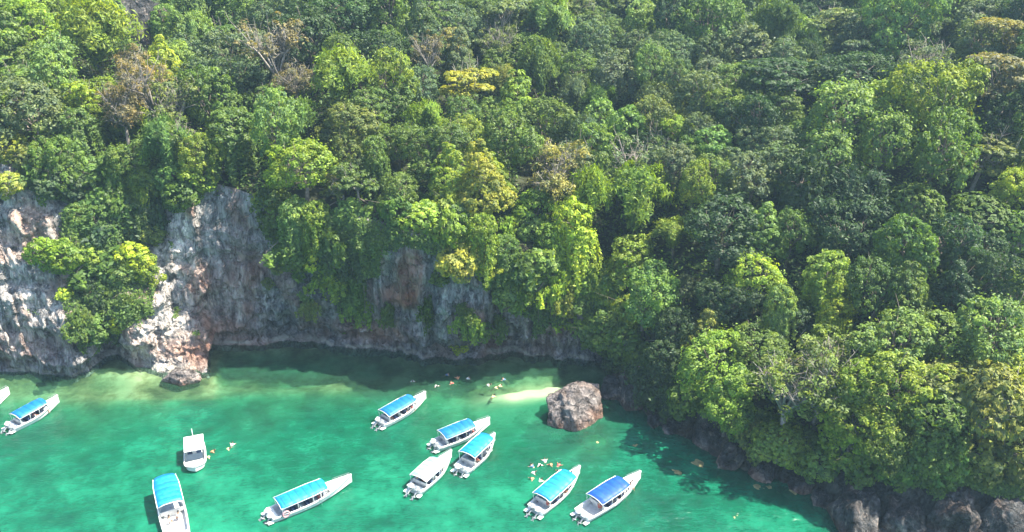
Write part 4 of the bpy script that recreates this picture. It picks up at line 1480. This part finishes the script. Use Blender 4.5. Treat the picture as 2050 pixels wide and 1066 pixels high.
    for (s, xo, shirt, lab) in people:
        p = M @ Vector((xo, s * L - L / 2 + .02, .50))
        person(p, ang + random.uniform(-.4, .4), shirt, lab, False, "passengers sitting in the tour boats", .95)
    return root


def ring_buoy(root, L, W):
    pts = [(W / 2 + .03, -L * .36 + .32 * math.cos(a), .75 + .32 * math.sin(a)) for a in np.linspace(0, 2 * math.pi, 17)]
    link("ring_buoy", Geo().tube(pts, .07, 6, False).mesh("ring_buoy", simple_mat("pink_ring", (.75, .35, .38), .6), True), root)
    link("boat_hook", Geo().tube([(W / 2 + .10, .5, .1), (W / 2 + .10, .5, 1.75)], .035, 6).mesh("boat_hook", WHITE, True), root)


frame_boat("tour_boat", (-66, 832), (18, 782), 2.2, PALE, "white tour boat cut by the frame edge, only its pale bow showing",
           people=[(.30, .3, 'red', "passenger in red shirt aboard the boat cut by the frame edge")])
frame_boat("tour_boat", (22, 858), (117, 798), 2.2, SKYBLUE, "blue roofed white boat moored apart near the tall cliff, beside the cut off boat", .12, .70,
           people=[(.42, .5, 'red', "passenger in red shirt in the blue roofed boat near the tall cliff"), (.62, .5, 'white', "passenger in white shirt in the blue roofed boat near the tall cliff")])
frame_boat("tour_boat", (354, 1066), (331, 966), 2.6, CYAN, "wide blue roofed boat pointing at the cliff with twin motors at its open stern", .40, .93,
           benches=3, F0=.75, rise=.45, cw=.50, blunt=1.5, ch=1.95, tilt=-12, length=8.4,
           people=[(.30, -.4, 'white', "crewman in white shirt at the open stern of the wide boat"), (.33, .5, 'white', "second figure in white shirt beside the wide boat's starboard motor")])
frame_boat("tour_boat", (541, 1034), (704, 957), 2.3, CYAN, "longest cyan roofed boat with a pink ring buoy hung near its stern", .10, .66, extra=ring_buoy, benches=7,
           people=[(.55, .6, 'red', "passenger in red shirt in the longest cyan roofed boat")])
frame_boat("tour_boat", (762, 849), (853, 791), 2.2, SKYBLUE, "blue roofed boat lying nearest the cliff shadow, full of passengers", .08, .68, benches=6,
           people=[(.18, .3, 'red', "passenger in red at the stern of the boat nearest the cliff shadow"), (.24, -.4, 'red', "second passenger in red at the stern of that boat nearest the shadow"),
                   (.45, .55, 'blue', "passenger in blue amidships in the boat nearest the cliff shadow"), (.58, .6, 'red', "passenger in red amidships in the boat nearest the cliff shadow"),
                   (.73, .2, 'orange', "passenger in orange just ahead of the roof of the boat nearest the shadow")])
frame_boat("tour_boat", (872, 894), (981, 843), 2.3, SKYBLUE, "blue flat roofed boat just above the pair moored bow to bow", .12, .66, benches=6,
           people=[(.55, .6, 'blue', "passenger in blue under the front of the flat roofed boat's canopy"), (.62, .5, 'red', "passenger in red at the front of the flat roofed boat")])
frame_boat("tour_boat", (924, 943), (991, 874), 2.35, CYAN, "short cyan roofed boat with rounded canopy, beside the pale roofed boat", .16, .76, benches=4, ch=1.8, cw=.49,
           people=[(.30, .55, 'red', "passenger in red in the short cyan roofed boat"), (.68, .5, 'blue', "passenger in blue in the short cyan roofed boat")])
frame_boat("tour_boat", (830, 984), (904, 907), 2.3, PALE, "boat with a pale whitish canopy among the blue roofed boats", .10, .62, benches=5, tilt=-48,
           people=[(.22, 0, 'red', "passenger in red under the pale canopy"), (.16, -.45, 'blue', "passenger in blue at the stern under the pale canopy")])
frame_boat("tour_boat", (1072, 1024), (1161, 940), 2.4, CYAN, "cyan roofed boat beside the ring of swimmers", .12, .74, benches=5, tilt=-42, cw=.5,
           people=[(.16, .55, 'red', "passenger in red at the stern of the boat beside the swimmer ring"), (.50, .6, 'red', "passenger in red amidships in the boat beside the swimmer ring"),
                   (.82, -.1, 'red', "passenger in red on the bow of the boat beside the swimmer ring")])
frame_boat("tour_boat", (1165, 1034), (1283, 951), 2.5, BLUE, "deep blue roofed boat with a cluttered open stern, nearest the shaded shore", .20, .68, benches=5, cw=.49,
           people=[(.22, .5, 'red', "passenger in red behind the stern post of the deep blue roofed boat"), (.46, .7, 'blue', "passenger in blue amidships in the deep blue roofed boat"),
                   (.74, .5, 'red', "passenger in red on the foredeck step of the deep blue roofed boat"), (.79, .35, 'orange', "passenger in orange near the bow of the deep blue roofed boat")])

# small white motor boat, blunt bow towards the camera
a, b = at(390, 892, .3), at(392, 943, .3)
L = (b - a).length
root = bpy.data.objects.new("motor_boat", None); COL.objects.link(root)
root.location = ((a + b) / 2).xy.to_3d(); root.rotation_euler = (0, 0, math.atan2(b.y - a.y, b.x - a.x) - math.pi / 2)
tag(root, "small white motor boat with a white hard top and dark windscreen", "boat")
W = 2.15
link("hull", lofted("hull", L, W, .62, .16, WHITE, 4.5), root)
link("foredeck", deck_part(L, W, .62, .16, .74, .985, WHITE, 4.5), root)
g = Geo(); g.box((0, -.3, .175), (W * .78, L * .7, .03)); link("floor", g.mesh("floor", DIRTY_WHITE), root)
g = Geo(); g.box((-.05, -L * .14, 1.72), (W * .92, L * .60, .09)); link("hard_top", g.mesh("hard_top", WHITE, False, .04), root)
for sx in (-1, 1):
    for yy in (-L * .36, L * .12):
        link("top_post", Geo().tube([(sx * W * .40, yy, .55), (sx * W * .38, yy * .97, 1.78)], .03, 6).mesh("top_post", GREY, True), root)
g = Geo(); g.box((0, L * .19, 1.08), (W * .78, .05, .62), Matrix.Rotation(.55, 3, 'X')); link("windscreen", g.mesh("windscreen", GLASS), root)
for sx in (-.45, .45):
    g = Geo(); g.box((sx, L * .02, .55), (.5, .5, .12)); g.box((sx, -L * .02 - .15, .82), (.5, .1, .45)); link("seat", g.mesh("seat", NAVY, False, .03), root)
link("mast", Geo().tube([(0, -L * .42, .6), (0, -L * .42, 2.7)], .03, 6).mesh("mast", WHITE, True), root)
outboard(root, 0, -L / 2 - .05, -15, L, WHITE)
g = Geo()
for sx in (-1, 1):
    g.tube([(sx * (halfw(s, W, 4.5) + .045), s * L - L / 2, sheer(s, .62, .16) - .09) for s in np.linspace(0, 1, 14)], .035, 5)
link("rub_rail", g.mesh("rub_rail", GREY, True), root)

# swimmers
SW = [(419, 914, 'yellow', "swimmer in yellow vest right beside the small white motor boat"), (422, 905, 'orange', "swimmer in orange vest right beside the small white motor boat"),
      (454, 899, 'yellow', "swimmer in yellow vest further out from the small white motor boat"), (463, 893, 'white', "swimmer in pale vest furthest from the small white motor boat"),
      (826, 762, 'white', "swimmer in pale top alone in the cliff shadow near the boats"), (872, 772, 'white', "swimmer in white top on the edge of the cliff shadow"),
      (892, 751, 'blue', "swimmer in blue top deepest in the cliff shadow"), (908, 768, 'red', "swimmer in red top in the cliff shadow group"),
      (917, 759, 'orange', "swimmer in orange vest in the cliff shadow group"), (934, 759, 'white', "swimmer in pale top at the end of the cliff shadow group"),
      (975, 771, 'white', "swimmer in white top at the edge of the sand shoal"), (990, 777, 'yellow', "swimmer in yellow vest wading on the sand shoal"),
      (998, 774, 'yellow', "second yellow vested swimmer wading on the sand shoal"), (1012, 761, 'blue', "swimmer in blue top in the shade behind the sand shoal"),
      (985, 796, 'yellow', "swimmer in yellow vest in the clear water before the sand shoal")]
for px, py, c_, lab in SW:
    p = at(px, py)
    person((p.x, p.y, .04), random.uniform(0, 6.28), c_, lab, True, "swimmers scattered in the cove", .8)
rc_ = at(1095, 948)
cols = ['white', 'red', 'orange', 'white', 'white', 'blue', 'white', 'orange', 'white', 'red', 'white', 'white', 'blue']
RINGL = ["white topped swimmer at the right side of the swimmer ring", "red topped swimmer at the far right of the swimmer ring, away from the boat",
         "orange vested swimmer on the far side of the ring, right of its top", "white topped swimmer at the very top of the ring, nearest the cliff",
         "white topped swimmer left of the top of the ring", "blue topped swimmer at the upper left of the ring", "white topped swimmer at the left end of the ring",
         "orange vested swimmer at the lower left of the ring", "white topped swimmer at the lower left of the ring, nearer the camera", "red topped swimmer at the near side of the ring",
         "white topped swimmer at the near side of the ring, left of the boat roof", "white topped swimmer at the near right of the ring, against the boat roof",
         "blue topped swimmer at the right of the ring, beside the boat roof"]
for i in range(13):
    a = 2 * math.pi * i / 13 + .2
    rr = 1.45 + random.uniform(-.12, .15)
    p = Vector((rc_.x + rr * math.cos(a), rc_.y + rr * math.sin(a) * 1.25, .05))
    person(p, a + math.pi / 2 + random.uniform(-.3, .3) + (math.pi if i % 2 else 0), cols[i], RINGL[i], True, "ring of swimmers beside the cyan roofed boat", .82)

# ------------------------------------------------------------------ labels of trees and bushes
CW = {'lime': 'lime green', 'bright': 'bright green', 'mid': 'mid green', 'deep': 'dark green', 'grey': 'grey green', 'olive': 'olive', 'yellow': 'yellowish', 'ochre': 'ochre', 'tan': 'dry tan', 'fresh': 'fresh green'}
KW = {'dome': 'round crowned tree', 'cone': 'pointed tree', 'tier': 'layered flat crowned tree', 'plume': 'feathery bamboo clump', 'vine': 'creeper draped tree',
      'dry': 'sparse pale branched tree', 'bigleaf': 'large leaved tree', 'shrub': 'bush', 'hanging': 'hanging creeper'}
CAT = {'plume': 'bamboo', 'shrub': 'bush', 'hanging': 'creeper'}
GRP = {'plume': 'bamboo clumps on the hillside', 'shrub': 'bushes rooted in the cliff and shore', 'hanging': 'creepers hanging down the rock'}


def zone(px, py, k):
    if k in ('shrub', 'hanging'):
        for lim, nm in ((110, 'on the pale lit cliff'), (330, 'in the overgrown cleft by the headland'), (500, 'above the rusty headland'), (760, 'on the shaded cliff beside the headland'),
                        (890, 'near the orange rock scar'), (1010, 'on the low cliff past the orange scar'), (1225, 'on the cliff before the large boulder'), (1500, 'over the shaded shore rocks')):
            if px < lim: return nm
        return 'over the dark shore boulders'
    row = 0 if py < 110 else 1 if py < 240 else 2 if py < 380 else 3 if py < 560 else 4
    names = [['high above the pale cliff', 'high above the headland', 'high on the slope above the shaded cliff', 'high above the orange scar', 'high up over the big boulder', 'high on the dark middle slope', 'high up over the shady point', 'at the hill top over the point'],
             ['behind the pale cliff top', 'behind the headland top', 'in the upper forest by the dry trees', 'beside the yellow layered tree', 'in the upper middle forest', 'in the upper shady hollow', 'behind the broad bright canopy', 'by the brown crowned trees'],
             ['on the pale cliff brow', 'on the headland brow', 'halfway up over the shaded cliff', 'halfway up over the orange scar', 'by the ochre branching tree', 'in the shady hollow', 'within the broad bright canopy', 'beyond the big leaved trees'],
             ['low on the pale cliff', 'low over the headland', 'on the shaded cliff edge', 'on the edge over the orange scar', 'in the bright bamboo thicket', 'below the shady hollow', 'in the dark wood on the point', 'in the dark wood by the frame edge'],
             ['on the cliff foot', 'on the headland foot', 'on the cliff foot', 'on the cliff foot', 'above the large boulder', 'over the shaded shore', 'low on the rocky point', 'over the dark shore boulders']]
    col = min(7, max(0, int(px // 257)))
    return names[row][col]


ORD = ['leftmost', 'second from left', 'third from left', 'fourth from left', 'fifth from left', 'sixth from left', 'seventh from left', 'eighth from left', 'ninth from left', 'tenth from left']
cells = {}
for T in TREES:
    o, k, hue, px, py, s = T
    sz = '' if .75 < s < 1.1 or k in CAT else ('small ' if s <= .75 else 'large ')
    cells.setdefault((sz + CW[hue] + ' ' + KW[k] + ' ' + zone(px, py, k)), []).append(T)
for lab, ts in cells.items():
    ts.sort(key=lambda q_: q_[3])
    for i, T in enumerate(ts):
        k = T[1]
        l = lab if len(ts) == 1 else lab + ', ' + ORD[min(i, 9)]
        if len(ts) == 2:
            l = lab + (', the left one' if i == 0 else ', the right one')
        if len(ts) > 2 and i == len(ts) - 1:
            l = lab + ', the rightmost'
        if len(l.split()) > 16: l = l.replace(' crowned tree', ' tree')
        g_ = GRP.get(k, {'dry': 'sparse pale branched trees', 'vine': 'creeper draped trees', 'tier': 'layered trees', 'bigleaf': 'large leaved trees', 'cone': 'pointed trees'}.get(k, 'round crowned forest trees'))
        tag(T[0], l, CAT.get(k, 'tree'), g_)

# ------------------------------------------------------------------ haze in the air
HAZE_D = 0.0004
hm, nt, out = new_mat("haze")
pv = N(nt, "ShaderNodeVolumePrincipled")
pv.inputs["Color"].default_value = (0.50, 0.78, 1.0, 1)
pv.inputs["Density"].default_value = HAZE_D
pv.inputs["Anisotropy"].default_value = 0.2
nt.links.new(pv.outputs[0], out.inputs["Volume"])
g = Geo(); g.box((0, 330, 55), (2600, 2600, 132))
hz = link("haze", g.mesh("haze", hm))
tag(hz, "thin bluish haze over the cove and the forest", None, None, 'stuff')
